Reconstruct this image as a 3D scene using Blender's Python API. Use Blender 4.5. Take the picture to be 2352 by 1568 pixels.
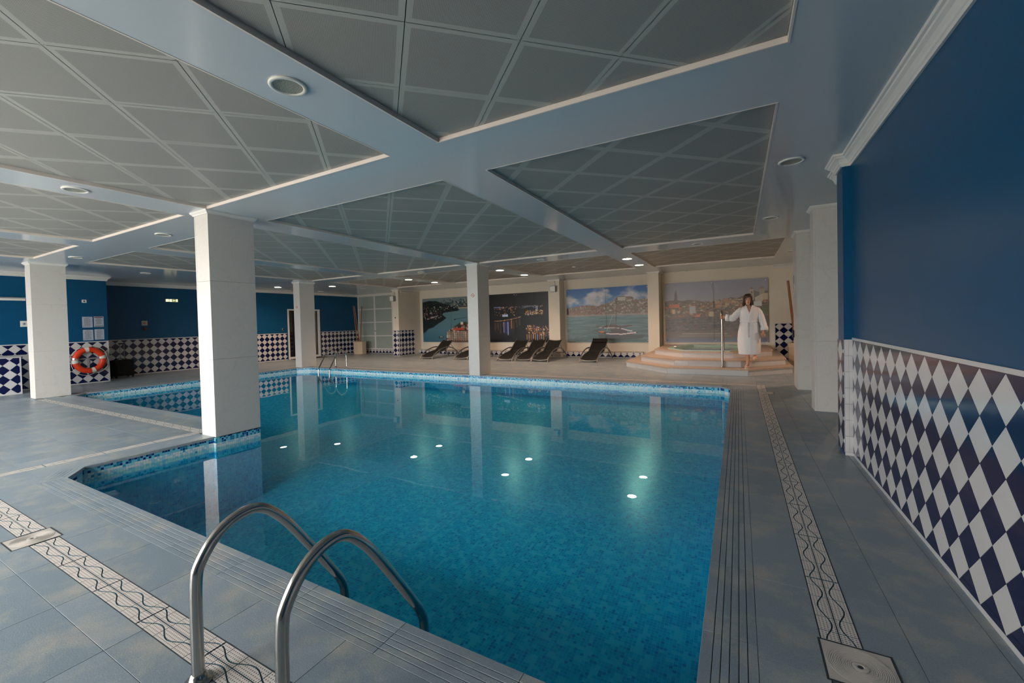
import bpy, math, random
import numpy as np
from mathutils import Vector, Matrix

random.seed(7)
scene = bpy.context.scene
for o in list(bpy.data.objects):
    bpy.data.objects.remove(o)
COL = scene.collection

# ------------------------------------------------------------------ camera
CAM_H = 1.345
YAW, PITCH, ROLL = 0.51505, -0.01938, -0.02556
cam_data = bpy.data.cameras.new('camera')
cam = bpy.data.objects.new('camera', cam_data)
COL.objects.link(cam)
_f = Vector((-math.sin(YAW) * math.cos(PITCH), math.cos(YAW) * math.cos(PITCH), math.sin(PITCH)))
_r = Vector((math.cos(YAW), math.sin(YAW), 0))
_u = _r.cross(_f)
_r2 = _r * math.cos(ROLL) + _u * math.sin(ROLL)
_u2 = -_r * math.sin(ROLL) + _u * math.cos(ROLL)
cam.matrix_world = Matrix(((_r2.x, _u2.x, -_f.x, 0), (_r2.y, _u2.y, -_f.y, 0), (_r2.z, _u2.z, -_f.z, CAM_H), (0, 0, 0, 1)))
cam_data.sensor_width = 36.0
cam_data.lens = 975.43 * 36.0 / 2352
cam_data.shift_x = (1176 - 1145) / 2352
cam_data.shift_y = (757.19 - 784) / 2352
cam_data.clip_start = 0.02
cam_data.clip_end = 300
scene.camera = cam

# ------------------------------------------------------------------ sky
world = bpy.data.worlds.new('world')
scene.world = world
world.use_nodes = True
_bg = world.node_tree.nodes['Background']
_bg.inputs[0].default_value = (1.0, 0.97, 0.94, 1)
_bg.inputs[1].default_value = 14.5

# ------------------------------------------------------------------ exposure
scene.view_settings.view_transform = 'Standard'
scene.view_settings.look = 'None'
scene.view_settings.gamma = 1.0
scene.view_settings.use_curve_mapping = False
scene.view_settings.exposure = 0.2
scene.cycles.max_bounces = 6
scene.cycles.diffuse_bounces = 3
scene.cycles.glossy_bounces = 3
scene.cycles.transparent_max_bounces = 8
scene.cycles.use_adaptive_sampling = True
scene.cycles.adaptive_threshold = 0.1
scene.cycles.adaptive_min_samples = 24
scene.cycles.caustics_reflective = False
scene.cycles.caustics_refractive = False
scene.cycles.sample_clamp_indirect = 6.0
scene.cycles.use_denoising = True

# window openings in the wall behind the camera: sky portals help the sampling
WIN_Y = -2.4
WINDOWS = [(-14.2, -11.3), (-10.9, -8.0), (-7.6, -4.7), (-4.3, -2.5)]
for (wx0, wx1) in WINDOWS:
    ld = bpy.data.lights.new('window_portal', 'AREA')
    ld.shape = 'RECTANGLE'; ld.size = wx1 - wx0; ld.size_y = 2.5
    ld.cycles.is_portal = True
    lo = bpy.data.objects.new('window_portal', ld)
    COL.objects.link(lo)
    lo.location = ((wx0 + wx1) / 2, WIN_Y - 0.13, 1.33)
    lo.rotation_euler = (math.radians(90), 0, 0)

# ------------------------------------------------------------------ helpers
def srgb(r, g, b):
    def c(x):
        x = x / 255.0
        return x / 12.92 if x <= 0.04045 else ((x + 0.055) / 1.055) ** 2.4
    return (c(r), c(g), c(b), 1.0)

MATS = {}
def mat(name, col, rough=0.5, metal=0.0, spec=0.5, vary=0.0, scale=8.0, bump=0.0, bscale=60.0, emit=None, estr=0.0, coat=0.0, mottle=None, stretch=(1, 1, 1)):
    m = bpy.data.materials.new(name); MATS[name] = m
    m.use_nodes = True
    nt = m.node_tree; p = nt.nodes['Principled BSDF']
    p.inputs['Base Color'].default_value = col
    p.inputs['Roughness'].default_value = rough
    p.inputs['Metallic'].default_value = metal
    p.inputs['Specular IOR Level'].default_value = spec
    p.inputs['Coat Weight'].default_value = coat
    p.inputs['Coat Roughness'].default_value = 0.06
    if emit:
        p.inputs['Emission Color'].default_value = emit
        p.inputs['Emission Strength'].default_value = estr
    if vary or bump or mottle:
        tc = nt.nodes.new('ShaderNodeNewGeometry')
        mp = nt.nodes.new('ShaderNodeMapping'); mp.inputs['Scale'].default_value = stretch
        nt.links.new(tc.outputs['Position'], mp.inputs[0])
        vec = mp.outputs[0]
    if vary or mottle:
        n = nt.nodes.new('ShaderNodeTexNoise'); n.inputs['Scale'].default_value = scale
        n.inputs['Detail'].default_value = 5
        nt.links.new(vec, n.inputs['Vector'])
        r = nt.nodes.new('ShaderNodeMapRange')
        r.inputs[1].default_value = 0.3; r.inputs[2].default_value = 0.7
        nt.links.new(n.outputs[0], r.inputs[0])
        mx = nt.nodes.new('ShaderNodeMix'); mx.data_type = 'RGBA'
        a = mottle if mottle else tuple(max(0, c * (1 - vary)) for c in col[:3]) + (1,)
        b = col if mottle else tuple(min(1, c * (1 + vary)) for c in col[:3]) + (1,)
        mx.inputs[6].default_value = a; mx.inputs[7].default_value = b
        nt.links.new(r.outputs[0], mx.inputs[0])
        nt.links.new(mx.outputs[2], p.inputs['Base Color'])
    if bump:
        n2 = nt.nodes.new('ShaderNodeTexNoise'); n2.inputs['Scale'].default_value = bscale
        nt.links.new(vec, n2.inputs['Vector'])
        b2 = nt.nodes.new('ShaderNodeBump'); b2.inputs['Strength'].default_value = bump
        b2.inputs['Distance'].default_value = 0.01
        nt.links.new(n2.outputs[0], b2.inputs['Height'])
        nt.links.new(b2.outputs[0], p.inputs['Normal'])
    return m

class MB:
    """collects geometry for one mesh"""
    def __init__(self):
        self.v = []; self.f = []; self.m = []; self.smooth = []
    def add(self, verts, faces, mi=0, smooth=False):
        n = len(self.v)
        self.v += [tuple(p) for p in verts]
        for f in faces:
            self.f.append(tuple(n + i for i in f)); self.m.append(mi); self.smooth.append(smooth)
    def box(self, x0, x1, y0, y1, z0, z1, mi=0):
        self.add([(x0, y0, z0), (x1, y0, z0), (x1, y1, z0), (x0, y1, z0), (x0, y0, z1), (x1, y0, z1), (x1, y1, z1), (x0, y1, z1)],
                 [(0, 3, 2, 1), (4, 5, 6, 7), (0, 1, 5, 4), (1, 2, 6, 5), (2, 3, 7, 6), (3, 0, 4, 7)], mi)
    def bbox(self, x0, x1, y0, y1, z0, z1, b=0.004, mi=0):
        """box with chamfered upper edges"""
        b = min(b, (x1 - x0) * .4, (y1 - y0) * .4, (z1 - z0) * .4)
        v = [(x0, y0, z0), (x1, y0, z0), (x1, y1, z0), (x0, y1, z0),
             (x0, y0, z1 - b), (x1, y0, z1 - b), (x1, y1, z1 - b), (x0, y1, z1 - b),
             (x0 + b, y0 + b, z1), (x1 - b, y0 + b, z1), (x1 - b, y1 - b, z1), (x0 + b, y1 - b, z1)]
        f = [(0, 3, 2, 1), (8, 9, 10, 11)]
        for i in range(4):
            j = (i + 1) % 4
            f += [(i, j, 4 + j, 4 + i), (4 + i, 4 + j, 8 + j, 8 + i)]
        self.add(v, f, mi)
    def prism(self, poly, z0, z1, mi=0, mi_side=None):
        n = len(poly)
        v = [(x, y, z0) for x, y in poly] + [(x, y, z1) for x, y in poly]
        self.add(v, [tuple(range(n - 1, -1, -1)), tuple(range(n, 2 * n))], mi)
        self.add(v, [(i, (i + 1) % n, n + (i + 1) % n, n + i) for i in range(n)], mi if mi_side is None else mi_side)
    def slab(self, pts, nrm, t, mi=0):
        """convex 3-D polygon extruded by t along nrm"""
        n = len(pts); nrm = Vector(nrm)
        a = [Vector(p) for p in pts]; b = [p + nrm * t for p in a]
        self.add(a + b, [tuple(range(n - 1, -1, -1)), tuple(range(n, 2 * n))] + [(i, (i + 1) % n, n + (i + 1) % n, n + i) for i in range(n)], mi)
    def tube(self, path, r, seg=10, mi=0, caps=True, rads=None, flat=None):
        P = [Vector(p) for p in path]; n = len(P)
        T = []
        for i in range(n):
            a = P[max(i - 1, 0)]; b = P[min(i + 1, n - 1)]
            T.append((b - a).normalized())
        ref = Vector((0, 0, 1)) if abs(T[0].z) < 0.9 else Vector((1, 0, 0))
        N = (ref - T[0] * ref.dot(T[0])).normalized()
        vs = []
        for i in range(n):
            if i:
                N = (N - T[i] * N.dot(T[i]))
                if N.length < 1e-6:
                    N = T[i].orthogonal()
                N.normalize()
            B = T[i].cross(N)
            rr = rads[i] if rads else r
            for k in range(seg):
                a = 2 * math.pi * k / seg
                s1 = rr; s2 = rr * (flat if flat else 1)
                vs.append(P[i] + N * math.cos(a) * s1 + B * math.sin(a) * s2)
        fs = []
        for i in range(n - 1):
            for k in range(seg):
                k2 = (k + 1) % seg
                fs.append((i * seg + k, i * seg + k2, (i + 1) * seg + k2, (i + 1) * seg + k))
        self.add(vs, fs, mi, True)
        if caps:
            self.add([vs[k] for k in range(seg)], [tuple(range(seg - 1, -1, -1))], mi)
            self.add([vs[(n - 1) * seg + k] for k in range(seg)], [tuple(range(seg))], mi)
    def lathe(self, prof, seg=24, mi=0, c=(0, 0, 0), axis='z', smooth=True):
        vs = []
        for (r, h) in prof:
            for k in range(seg):
                a = 2 * math.pi * k / seg
                p = (r * math.cos(a), r * math.sin(a), h)
                if axis == 'x': p = (p[2], p[0], p[1])
                if axis == 'y': p = (p[0], p[2], p[1])
                vs.append((p[0] + c[0], p[1] + c[1], p[2] + c[2]))
        fs = []
        for i in range(len(prof) - 1):
            for k in range(seg):
                k2 = (k + 1) % seg
                fs.append((i * seg + k, i * seg + k2, (i + 1) * seg + k2, (i + 1) * seg + k))
        self.add(vs, fs, mi, smooth)
    def rings(self, rings, mi=0, cap0=True, cap1=True, smooth=True):
        n = len(rings[0]); vs = [p for r in rings for p in r]; fs = []
        for i in range(len(rings) - 1):
            for k in range(n):
                k2 = (k + 1) % n
                fs.append((i * n + k, i * n + k2, (i + 1) * n + k2, (i + 1) * n + k))
        self.add(vs, fs, mi, smooth)
        if cap0: self.add(rings[0], [tuple(range(n - 1, -1, -1))], mi)
        if cap1: self.add(rings[-1], [tuple(range(n))], mi)
    def mesh(self, name, mats):
        me = bpy.data.meshes.new(name)
        me.from_pydata(self.v, [], self.f)
        for m in mats: me.materials.append(MATS[m] if isinstance(m, str) else m)
        me.polygons.foreach_set('material_index', self.m)
        me.polygons.foreach_set('use_smooth', self.smooth)
        me.update()
        return me
    def build(self, name, mats, parent=None):
        if isinstance(mats, str): mats = [mats]
        return link(name, self.mesh(name, mats), parent)

def link(name, data, parent=None, loc=None, rotz=None):
    o = bpy.data.objects.new(name, data)
    COL.objects.link(o)
    if parent is not None: o.parent = parent
    if loc is not None: o.location = loc
    if rotz is not None: o.rotation_euler = (0, 0, rotz)
    return o

def tag(o, label=None, cat=None, group=None, kind=None):
    if label: o['label'] = label
    if cat: o['category'] = cat
    if group: o['group'] = group
    if kind: o['kind'] = kind
    return o

def thing(name, label, cat, loc=(0, 0, 0), rotz=0, group=None):
    o = link(name, None, None, loc, rotz)
    o.empty_display_size = 0.1
    return tag(o, label, cat, group)

def copy_tree(o, parent=None):
    c = o.copy(); COL.objects.link(c); c.parent = parent
    for ch in list(o.children): copy_tree(ch, c)
    return c

def clip_rect(poly, x0, x1, y0, y1):
    def cut(ps, f, inter):
        out = []
        for i in range(len(ps)):
            a, b = ps[i - 1], ps[i]
            fa, fb = f(a), f(b)
            if fa >= 0:
                if fb >= 0: out.append(b)
                else: out.append(inter(a, b, fa, fb))
            elif fb >= 0:
                out.append(inter(a, b, fa, fb)); out.append(b)
        return out
    def it(a, b, fa, fb):
        t = fa / (fa - fb); return (a[0] + (b[0] - a[0]) * t, a[1] + (b[1] - a[1]) * t)
    for f in (lambda p: p[0] - x0, lambda p: x1 - p[0], lambda p: p[1] - y0, lambda p: y1 - p[1]):
        poly = cut(poly, f, it)
        if len(poly) < 3: return []
    # drop duplicates
    out = []
    for p in poly:
        if not out or math.hypot(p[0] - out[-1][0], p[1] - out[-1][1]) > 1e-5: out.append(p)
    if len(out) > 1 and math.hypot(out[0][0] - out[-1][0], out[0][1] - out[-1][1]) < 1e-5: out.pop()
    if len(out) < 3: return []
    a = 0.5 * sum(out[i - 1][0] * out[i][1] - out[i][0] * out[i - 1][1] for i in range(len(out)))
    return out if abs(a) > 1e-4 else []

def smooth_path(pts, n=6):
    """Catmull-Rom through 3-D points"""
    P = [Vector(p) for p in pts]; out = []
    for i in range(len(P) - 1):
        p0 = P[max(i - 1, 0)]; p1 = P[i]; p2 = P[i + 1]; p3 = P[min(i + 2, len(P) - 1)]
        for k in range(n):
            t = k / n
            out.append(0.5 * ((2 * p1) + (p2 - p0) * t + (2 * p0 - 5 * p1 + 4 * p2 - p3) * t * t + (3 * p1 - p0 - 3 * p2 + p3) * t ** 3))
    out.append(P[-1])
    return out

# ------------------------------------------------------------------ materials
mat('blue_paint', srgb(3, 76, 116), 0.32, spec=0.4, vary=0.04, scale=1.5)
mat('cream_paint', srgb(224, 214, 198), 0.6, vary=0.03, scale=2)
mat('white_paint', srgb(226, 224, 220), 0.45)
mat('soffit', srgb(202, 210, 216), 0.16, spec=0.5)
mat('lip', srgb(232, 222, 214), 0.35)
mat('panel_edge', srgb(186, 186, 178), 0.45)
mat('dark_gap', srgb(40, 42, 42), 0.8)
mat('white_tile', srgb(204, 202, 202), 0.12, spec=0.5)
mat('navy_tile', srgb(7, 20, 66), 0.10, spec=0.5)
mat('grout', srgb(205, 203, 196), 0.7)
mat('grout_dark', srgb(120, 124, 124), 0.8)
mat('steel', srgb(182, 179, 174), 0.18, metal=1.0)
mat('chrome', srgb(225, 225, 225), 0.08, metal=1.0)
mat('aluminium', srgb(150, 148, 144), 0.38, metal=0.8)
mat('grate', srgb(214, 206, 196), 0.42, spec=0.4)
mat('slot_teal', srgb(74, 110, 122), 0.6)
mat('drain_pit', srgb(52, 62, 66), 0.8)
mat('white_plastic', srgb(225, 223, 216), 0.4)
mat('grey_plastic', srgb(150, 150, 150), 0.5)
mat('black_plastic', srgb(16, 16, 17), 0.5)
mat('black_fabric', srgb(9, 9, 11), 0.85)
mat('black_mesh', srgb(11, 9, 9), 0.8, vary=0.15, scale=40)
mat('orange', srgb(226, 62, 24), 0.45, vary=0.06, scale=12)
mat('white_cloth', srgb(225, 222, 215), 0.8)
mat('rope', srgb(222, 218, 205), 0.8)
mat('paper', srgb(180, 186, 200), 0.6)
mat('ink', srgb(90, 92, 104), 0.7)
mat('maroon', srgb(110, 60, 62), 0.7)
mat('red', srgb(190, 22, 24), 0.5)
mat('black', srgb(12, 12, 12), 0.6)
mat('glass_dark', srgb(14, 14, 18), 0.06, spec=0.6)
mat('frosted', srgb(168, 178, 170), 0.35, vary=0.03, scale=3)
mat('terrazzo', srgb(206, 186, 160), 0.55, vary=0.12, scale=90)
mat('bamboo', srgb(146, 94, 60), 0.5, vary=0.14, scale=14, stretch=(3, 3, 1))
mat('tread_stone', srgb(186, 164, 146), 0.4, vary=0.12, scale=30)
mat('pebble', srgb(190, 176, 150), 0.8, vary=0.3, scale=30, bump=0.4, bscale=80)
mat('tub', srgb(178, 204, 194), 0.2)
mat('skin', srgb(214, 160, 132), 0.5)
mat('hair', srgb(58, 34, 25), 0.42, vary=0.3, scale=60, stretch=(1, 1, .15))
mat('robe', srgb(236, 234, 236), 0.85, bump=0.25, bscale=180)
mat('lamp_warm', (1, .82, .58, 1), 0.4, emit=(1.0, .80, .52, 1), estr=28)
mat('lamp_cool', (1, .95, .75, 1), 0.4, emit=(1.0, .90, .62, 1), estr=24)
mat('lamp_green', (.95, 1, .6, 1), 0.4, emit=(0.90, 1.0, .50, 1), estr=18)
mat('lens_off', srgb(150, 152, 140), 0.15, bump=0.5, bscale=120)
mat('exit_lit', (1, .95, .55, 1), 0.4, emit=(1.0, .93, .50, 1), estr=1.3)
mat('exit_green', srgb(10, 92, 20), 0.4, emit=srgb(40, 110, 10), estr=0.12)
mat('terrace', srgb(196, 190, 180), 0.8, vary=0.1, scale=2)
mat('frame_dark', srgb(70, 72, 74), 0.4)

def column_marble():
    m = mat('marble', srgb(226, 222, 216), 0.33, spec=0.4)
    nt = m.node_tree; p = nt.nodes['Principled BSDF']
    g = nt.nodes.new('ShaderNodeNewGeometry')
    n = nt.nodes.new('ShaderNodeTexNoise'); n.inputs['Scale'].default_value = 120; n.inputs['Detail'].default_value = 3
    nt.links.new(g.outputs['Position'], n.inputs['Vector'])
    # veins: thin band of a warped wave
    mp = nt.nodes.new('ShaderNodeMapping'); mp.inputs['Scale'].default_value = (0.9, 0.9, 1.1); mp.inputs['Rotation'].default_value = (0.5, 0.4, 0)
    nt.links.new(g.outputs['Position'], mp.inputs[0])
    w = nt.nodes.new('ShaderNodeTexNoise'); w.inputs['Scale'].default_value = 1.6; w.inputs['Detail'].default_value = 7; w.inputs['Distortion'].default_value = 0.6
    nt.links.new(mp.outputs[0], w.inputs['Vector'])
    s = nt.nodes.new('ShaderNodeMath'); s.operation = 'SUBTRACT'; s.inputs[1].default_value = 0.52
    a = nt.nodes.new('ShaderNodeMath'); a.operation = 'ABSOLUTE'
    r = nt.nodes.new('ShaderNodeMapRange'); r.inputs[1].default_value = 0.0; r.inputs[2].default_value = 0.012; r.inputs[3].default_value = 0.08; r.inputs[4].default_value = 0
    nt.links.new(w.outputs[0], s.inputs[0]); nt.links.new(s.outputs[0], a.inputs[0]); nt.links.new(a.outputs[0], r.inputs[0])
    m1 = nt.nodes.new('ShaderNodeMix'); m1.data_type = 'RGBA'
    m1.inputs[6].default_value = srgb(200, 196, 191); m1.inputs[7].default_value = srgb(224, 220, 215)
    nt.links.new(n.outputs[0], m1.inputs[0])
    m2 = nt.nodes.new('ShaderNodeMix'); m2.data_type = 'RGBA'; m2.inputs[7].default_value = srgb(150, 128, 116)
    nt.links.new(r.outputs[0], m2.inputs[0]); nt.links.new(m1.outputs[2], m2.inputs[6])
    nt.links.new(m2.outputs[2], p.inputs['Base Color'])
column_marble()

def floor_tile_mat(name, ca, cb, blotch, rough=0.36):
    m = mat(name, ca, rough, spec=0.32)
    nt = m.node_tree; p = nt.nodes['Principled BSDF']
    g = nt.nodes.new('ShaderNodeNewGeometry'); oi = nt.nodes.new('ShaderNodeObjectInfo')
    ad = nt.nodes.new('ShaderNodeMath'); ad.operation = 'ADD'
    fr = nt.nodes.new('ShaderNodeMath'); fr.operation = 'FRACT'
    nt.links.new(oi.outputs['Random'], ad.inputs[0]); nt.links.new(g.outputs['Random Per Island'], ad.inputs[1]); nt.links.new(ad.outputs[0], fr.inputs[0])
    m1 = nt.nodes.new('ShaderNodeMix'); m1.data_type = 'RGBA'; m1.inputs[6].default_value = ca; m1.inputs[7].default_value = cb
    nt.links.new(fr.outputs[0], m1.inputs[0])
    # streaky worn blotches
    mp = nt.nodes.new('ShaderNodeMapping'); mp.inputs['Scale'].default_value = (2.2, 2.2, 1); mp.inputs['Rotation'].default_value = (0, 0, 0.5)
    nt.links.new(g.outputs['Position'], mp.inputs[0])
    n = nt.nodes.new('ShaderNodeTexNoise'); n.inputs['Scale'].default_value = 1.7; n.inputs['Detail'].default_value = 6; n.inputs['Roughness'].default_value = 0.68
    nt.links.new(mp.outputs[0], n.inputs['Vector'])
    r = nt.nodes.new('ShaderNodeMapRange'); r.inputs[1].default_value = 0.48; r.inputs[2].default_value = 0.70; r.inputs[4].default_value = 0.7
    nt.links.new(n.outputs[0], r.inputs[0])
    m2 = nt.nodes.new('ShaderNodeMix'); m2.data_type = 'RGBA'; m2.inputs[7].default_value = blotch
    nt.links.new(r.outputs[0], m2.inputs[0]); nt.links.new(m1.outputs[2], m2.inputs[6])
    n3 = nt.nodes.new('ShaderNodeTexNoise'); n3.inputs['Scale'].default_value = 160
    nt.links.new(g.outputs['Position'], n3.inputs['Vector'])
    m3 = nt.nodes.new('ShaderNodeMix'); m3.data_type = 'RGBA'; m3.blend_type = 'OVERLAY'; m3.inputs[0].default_value = 0.28
    nt.links.new(m2.outputs[2], m3.inputs[6]); nt.links.new(n3.outputs[0], m3.inputs[7])
    nt.links.new(m3.outputs[2], p.inputs['Base Color'])
    b = nt.nodes.new('ShaderNodeBump'); b.inputs['Strength'].default_value = 0.12; b.inputs['Distance'].default_value = 0.004
    nt.links.new(n3.outputs[0], b.inputs['Height']); nt.links.new(b.outputs[0], p.inputs['Normal'])
    return m
floor_tile_mat('floor_tile', srgb(134, 149, 160), srgb(148, 161, 171), srgb(186, 182, 170))

def perforated():
    m = mat('panel_perforated', srgb(126, 124, 118), 0.5, spec=0.3)
    nt = m.node_tree; p = nt.nodes['Principled BSDF']
    g = nt.nodes.new('ShaderNodeNewGeometry')
    mp = nt.nodes.new('ShaderNodeMapping'); mp.inputs['Rotation'].default_value = (0, 0, math.radians(45)); mp.inputs['Scale'].default_value = (130, 130, 130)
    nt.links.new(g.outputs['Position'], mp.inputs[0])
    fr = nt.nodes.new('ShaderNodeVectorMath'); fr.operation = 'FRACTION'
    sb = nt.nodes.new('ShaderNodeVectorMath'); sb.operation = 'SUBTRACT'; sb.inputs[1].default_value = (.5, .5, .5)
    ml = nt.nodes.new('ShaderNodeVectorMath'); ml.operation = 'MULTIPLY'; ml.inputs[1].default_value = (1, 1, 0)
    ln = nt.nodes.new('ShaderNodeVectorMath'); ln.operation = 'LENGTH'
    nt.links.new(mp.outputs[0], fr.inputs[0]); nt.links.new(fr.outputs[0], sb.inputs[0]); nt.links.new(sb.outputs[0], ml.inputs[0]); nt.links.new(ml.outputs[0], ln.inputs[0])
    r = nt.nodes.new('ShaderNodeMapRange'); r.inputs[1].default_value = 0.28; r.inputs[2].default_value = 0.34
    nt.links.new(ln.outputs['Value'], r.inputs[0])
    mx = nt.nodes.new('ShaderNodeMix'); mx.data_type = 'RGBA'; mx.inputs[6].default_value = srgb(132, 130, 124); mx.inputs[7].default_value = srgb(172, 170, 164)
    nt.links.new(r.outputs[0], mx.inputs[0]); nt.links.new(mx.outputs[2], p.inputs['Base Color'])
perforated()

def mosaic(name, wall):
    m = mat(name, srgb(30, 140, 180), 0.25, spec=0.4)
    nt = m.node_tree; p = nt.nodes['Principled BSDF']; L = nt.links.new
    def N(t, **k):
        n = nt.nodes.new(t)
        for a, b in k.items(): setattr(n, a, b)
        return n
    def M(op, a, b=None):
        n = N('ShaderNodeMath', operation=op)
        for i, x in enumerate((a, b)):
            if x is None: continue
            if isinstance(x, (int, float)): n.inputs[i].default_value = x
            else: L(x, n.inputs[i])
        return n.outputs[0]
    def mix(f, a, b):
        n = N('ShaderNodeMix', data_type='RGBA')
        for i, x in ((0, f), (6, a), (7, b)):
            if isinstance(x, (int, float, tuple)): n.inputs[i].default_value = x
            else: L(x, n.inputs[i])
        return n.outputs[2]
    g = N('ShaderNodeNewGeometry'); sp = N('ShaderNodeSeparateXYZ'); L(g.outputs['Position'], sp.inputs[0])
    T = 0.0255
    if wall:
        u = M('MULTIPLY', M('ADD', sp.outputs[0], sp.outputs[1]), 1 / T); v = M('MULTIPLY', sp.outputs[2], 1 / T)
    else:
        u = M('MULTIPLY', sp.outputs[0], 1 / T); v = M('MULTIPLY', sp.outputs[1], 1 / T)
    cu, cv = M('FLOOR', u), M('FLOOR', v)
    cb = N('ShaderNodeCombineXYZ'); L(cu, cb.inputs[0]); L(cv, cb.inputs[1])
    wn = N('ShaderNodeTexWhiteNoise', noise_dimensions='2D'); L(cb.outputs[0], wn.inputs['Vector'])
    # light clusters: noise sampled per tile
    ns = N('ShaderNodeTexNoise', noise_dimensions='2D'); ns.inputs['Scale'].default_value = 0.33; ns.inputs['Detail'].default_value = 1.0
    L(cb.outputs[0], ns.inputs['Vector'])
    fu, fv = M('FRACT', u), M('FRACT', v)
    def edge(x): return M('LESS_THAN', M('SUBTRACT', 0.5, M('ABSOLUTE', M('SUBTRACT', x, 0.5))), 0.045)
    gr = M('MAXIMUM', edge(fu), edge(fv))
    rp = N('ShaderNodeValToRGB'); rp.color_ramp.interpolation = 'CONSTANT'
    e = rp.color_ramp.elements
    cols = [(0, srgb(0, 178, 226)), (.30, srgb(8, 191, 234)), (.55, srgb(0, 171, 224)), (.75, srgb(24, 198, 232)), (.90, srgb(0, 148, 212))]
    e[0].position = 0; e[0].color = cols[0][1]
    e[1].position = cols[1][0]; e[1].color = cols[1][1]
    for pos, c in cols[2:]:
        x = e.new(pos); x.color = c
    L(wn.outputs['Value'], rp.inputs[0])
    light = M('GREATER_THAN', ns.outputs[0], 0.60)
    base = mix(light, rp.outputs[0], srgb(70, 204, 236))
    if wall:
        z = sp.outputs[2]
        rp2 = N('ShaderNodeValToRGB'); rp2.color_ramp.interpolation = 'CONSTANT'; e = rp2.color_ramp.elements
        e[0].position = 0; e[0].color = srgb(20, 48, 128); e[1].position = .27; e[1].color = srgb(40, 132, 172)
        x = e.new(.58); x.color = srgb(128, 206, 226)
        L(wn.outputs['Value'], rp2.inputs[0])
        rp3 = N('ShaderNodeValToRGB'); rp3.color_ramp.interpolation = 'CONSTANT'; e = rp3.color_ramp.elements
        e[0].position = 0; e[0].color = srgb(236, 240, 236); e[1].position = .58; e[1].color = srgb(172, 220, 234)
        x = e.new(.82); x.color = srgb(70, 160, 205)
        mixv = M('ADD', M('MULTIPLY', wn.outputs['Value'], 0.55), M('MULTIPLY', ns.outputs[0], 0.5))
        L(mixv, rp3.inputs[0])
        base = mix(M('GREATER_THAN', z, -0.1785), base, rp3.outputs[0])
        base = mix(M('GREATER_THAN', z, -0.0765), base, rp2.outputs[0])
    out = mix(gr, base, srgb(100, 204, 236))
    L(out, p.inputs['Base Color'])
mosaic('mosaic_wall', True)
mosaic('mosaic_floor', False)

def water_mat(name, tint, ripple=0.018, scale=2.2):
    m = bpy.data.materials.new(name); MATS[name] = m; m.use_nodes = True
    nt = m.node_tree; nt.nodes.remove(nt.nodes['Principled BSDF']); out = nt.nodes['Material Output']
    g = nt.nodes.new('ShaderNodeNewGeometry')
    n = nt.nodes.new('ShaderNodeTexNoise'); n.inputs['Scale'].default_value = scale; n.inputs['Detail'].default_value = 1.5
    nt.links.new(g.outputs['Position'], n.inputs['Vector'])
    b = nt.nodes.new('ShaderNodeBump'); b.inputs['Strength'].default_value = ripple; b.inputs['Distance'].default_value = 0.03
    nt.links.new(n.outputs[0], b.inputs['Height'])
    # Schlick reflectance from either side of the surface
    dt = nt.nodes.new('ShaderNodeVectorMath'); dt.operation = 'DOT_PRODUCT'
    nt.links.new(g.outputs['Incoming'], dt.inputs[0]); nt.links.new(b.outputs[0], dt.inputs[1])
    ab = nt.nodes.new('ShaderNodeMath'); ab.operation = 'ABSOLUTE'; nt.links.new(dt.outputs['Value'], ab.inputs[0])
    om = nt.nodes.new('ShaderNodeMath'); om.operation = 'SUBTRACT'; om.inputs[0].default_value = 1; nt.links.new(ab.outputs[0], om.inputs[1])
    pw = nt.nodes.new('ShaderNodeMath'); pw.operation = 'POWER'; pw.inputs[1].default_value = 5; nt.links.new(om.outputs[0], pw.inputs[0])
    fr = nt.nodes.new('ShaderNodeMath'); fr.operation = 'MULTIPLY_ADD'; fr.inputs[1].default_value = .98; fr.inputs[2].default_value = .02
    nt.links.new(pw.outputs[0], fr.inputs[0])
    t = nt.nodes.new('ShaderNodeBsdfTransparent'); t.inputs[0].default_value = tint
    gl = nt.nodes.new('ShaderNodeBsdfGlossy'); gl.inputs['Roughness'].default_value = 0.0; gl.inputs[0].default_value = (1, 1, 1, 1)
    nt.links.new(b.outputs[0], gl.inputs['Normal'])
    mx = nt.nodes.new('ShaderNodeMixShader')
    nt.links.new(fr.outputs[0], mx.inputs[0]); nt.links.new(t.outputs[0], mx.inputs[1]); nt.links.new(gl.outputs[0], mx.inputs[2])
    nt.links.new(mx.outputs[0], out.inputs[0])
water_mat('pool_water', (0.52, 0.96, 1.0, 1))
water_mat('tub_water', (0.82, 0.95, 0.92, 1))
def pane_mat():
    m = bpy.data.materials.new('window_glass'); MATS['window_glass'] = m; m.use_nodes = True
    nt = m.node_tree; nt.nodes.remove(nt.nodes['Principled BSDF']); out = nt.nodes['Material Output']
    t = nt.nodes.new('ShaderNodeBsdfTransparent'); t.inputs[0].default_value = (.93, .95, .95, 1)
    g = nt.nodes.new('ShaderNodeBsdfGlossy'); g.inputs['Roughness'].default_value = 0.0
    mx = nt.nodes.new('ShaderNodeMixShader'); mx.inputs[0].default_value = .07
    nt.links.new(t.outputs[0], mx.inputs[1]); nt.links.new(g.outputs[0], mx.inputs[2]); nt.links.new(mx.outputs[0], out.inputs[0])
pane_mat()
# ================================================================== SETTING
CEIL = 2.81
POOL_Z = -0.135
def struct(o): o['kind'] = 'structure'; return o

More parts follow.
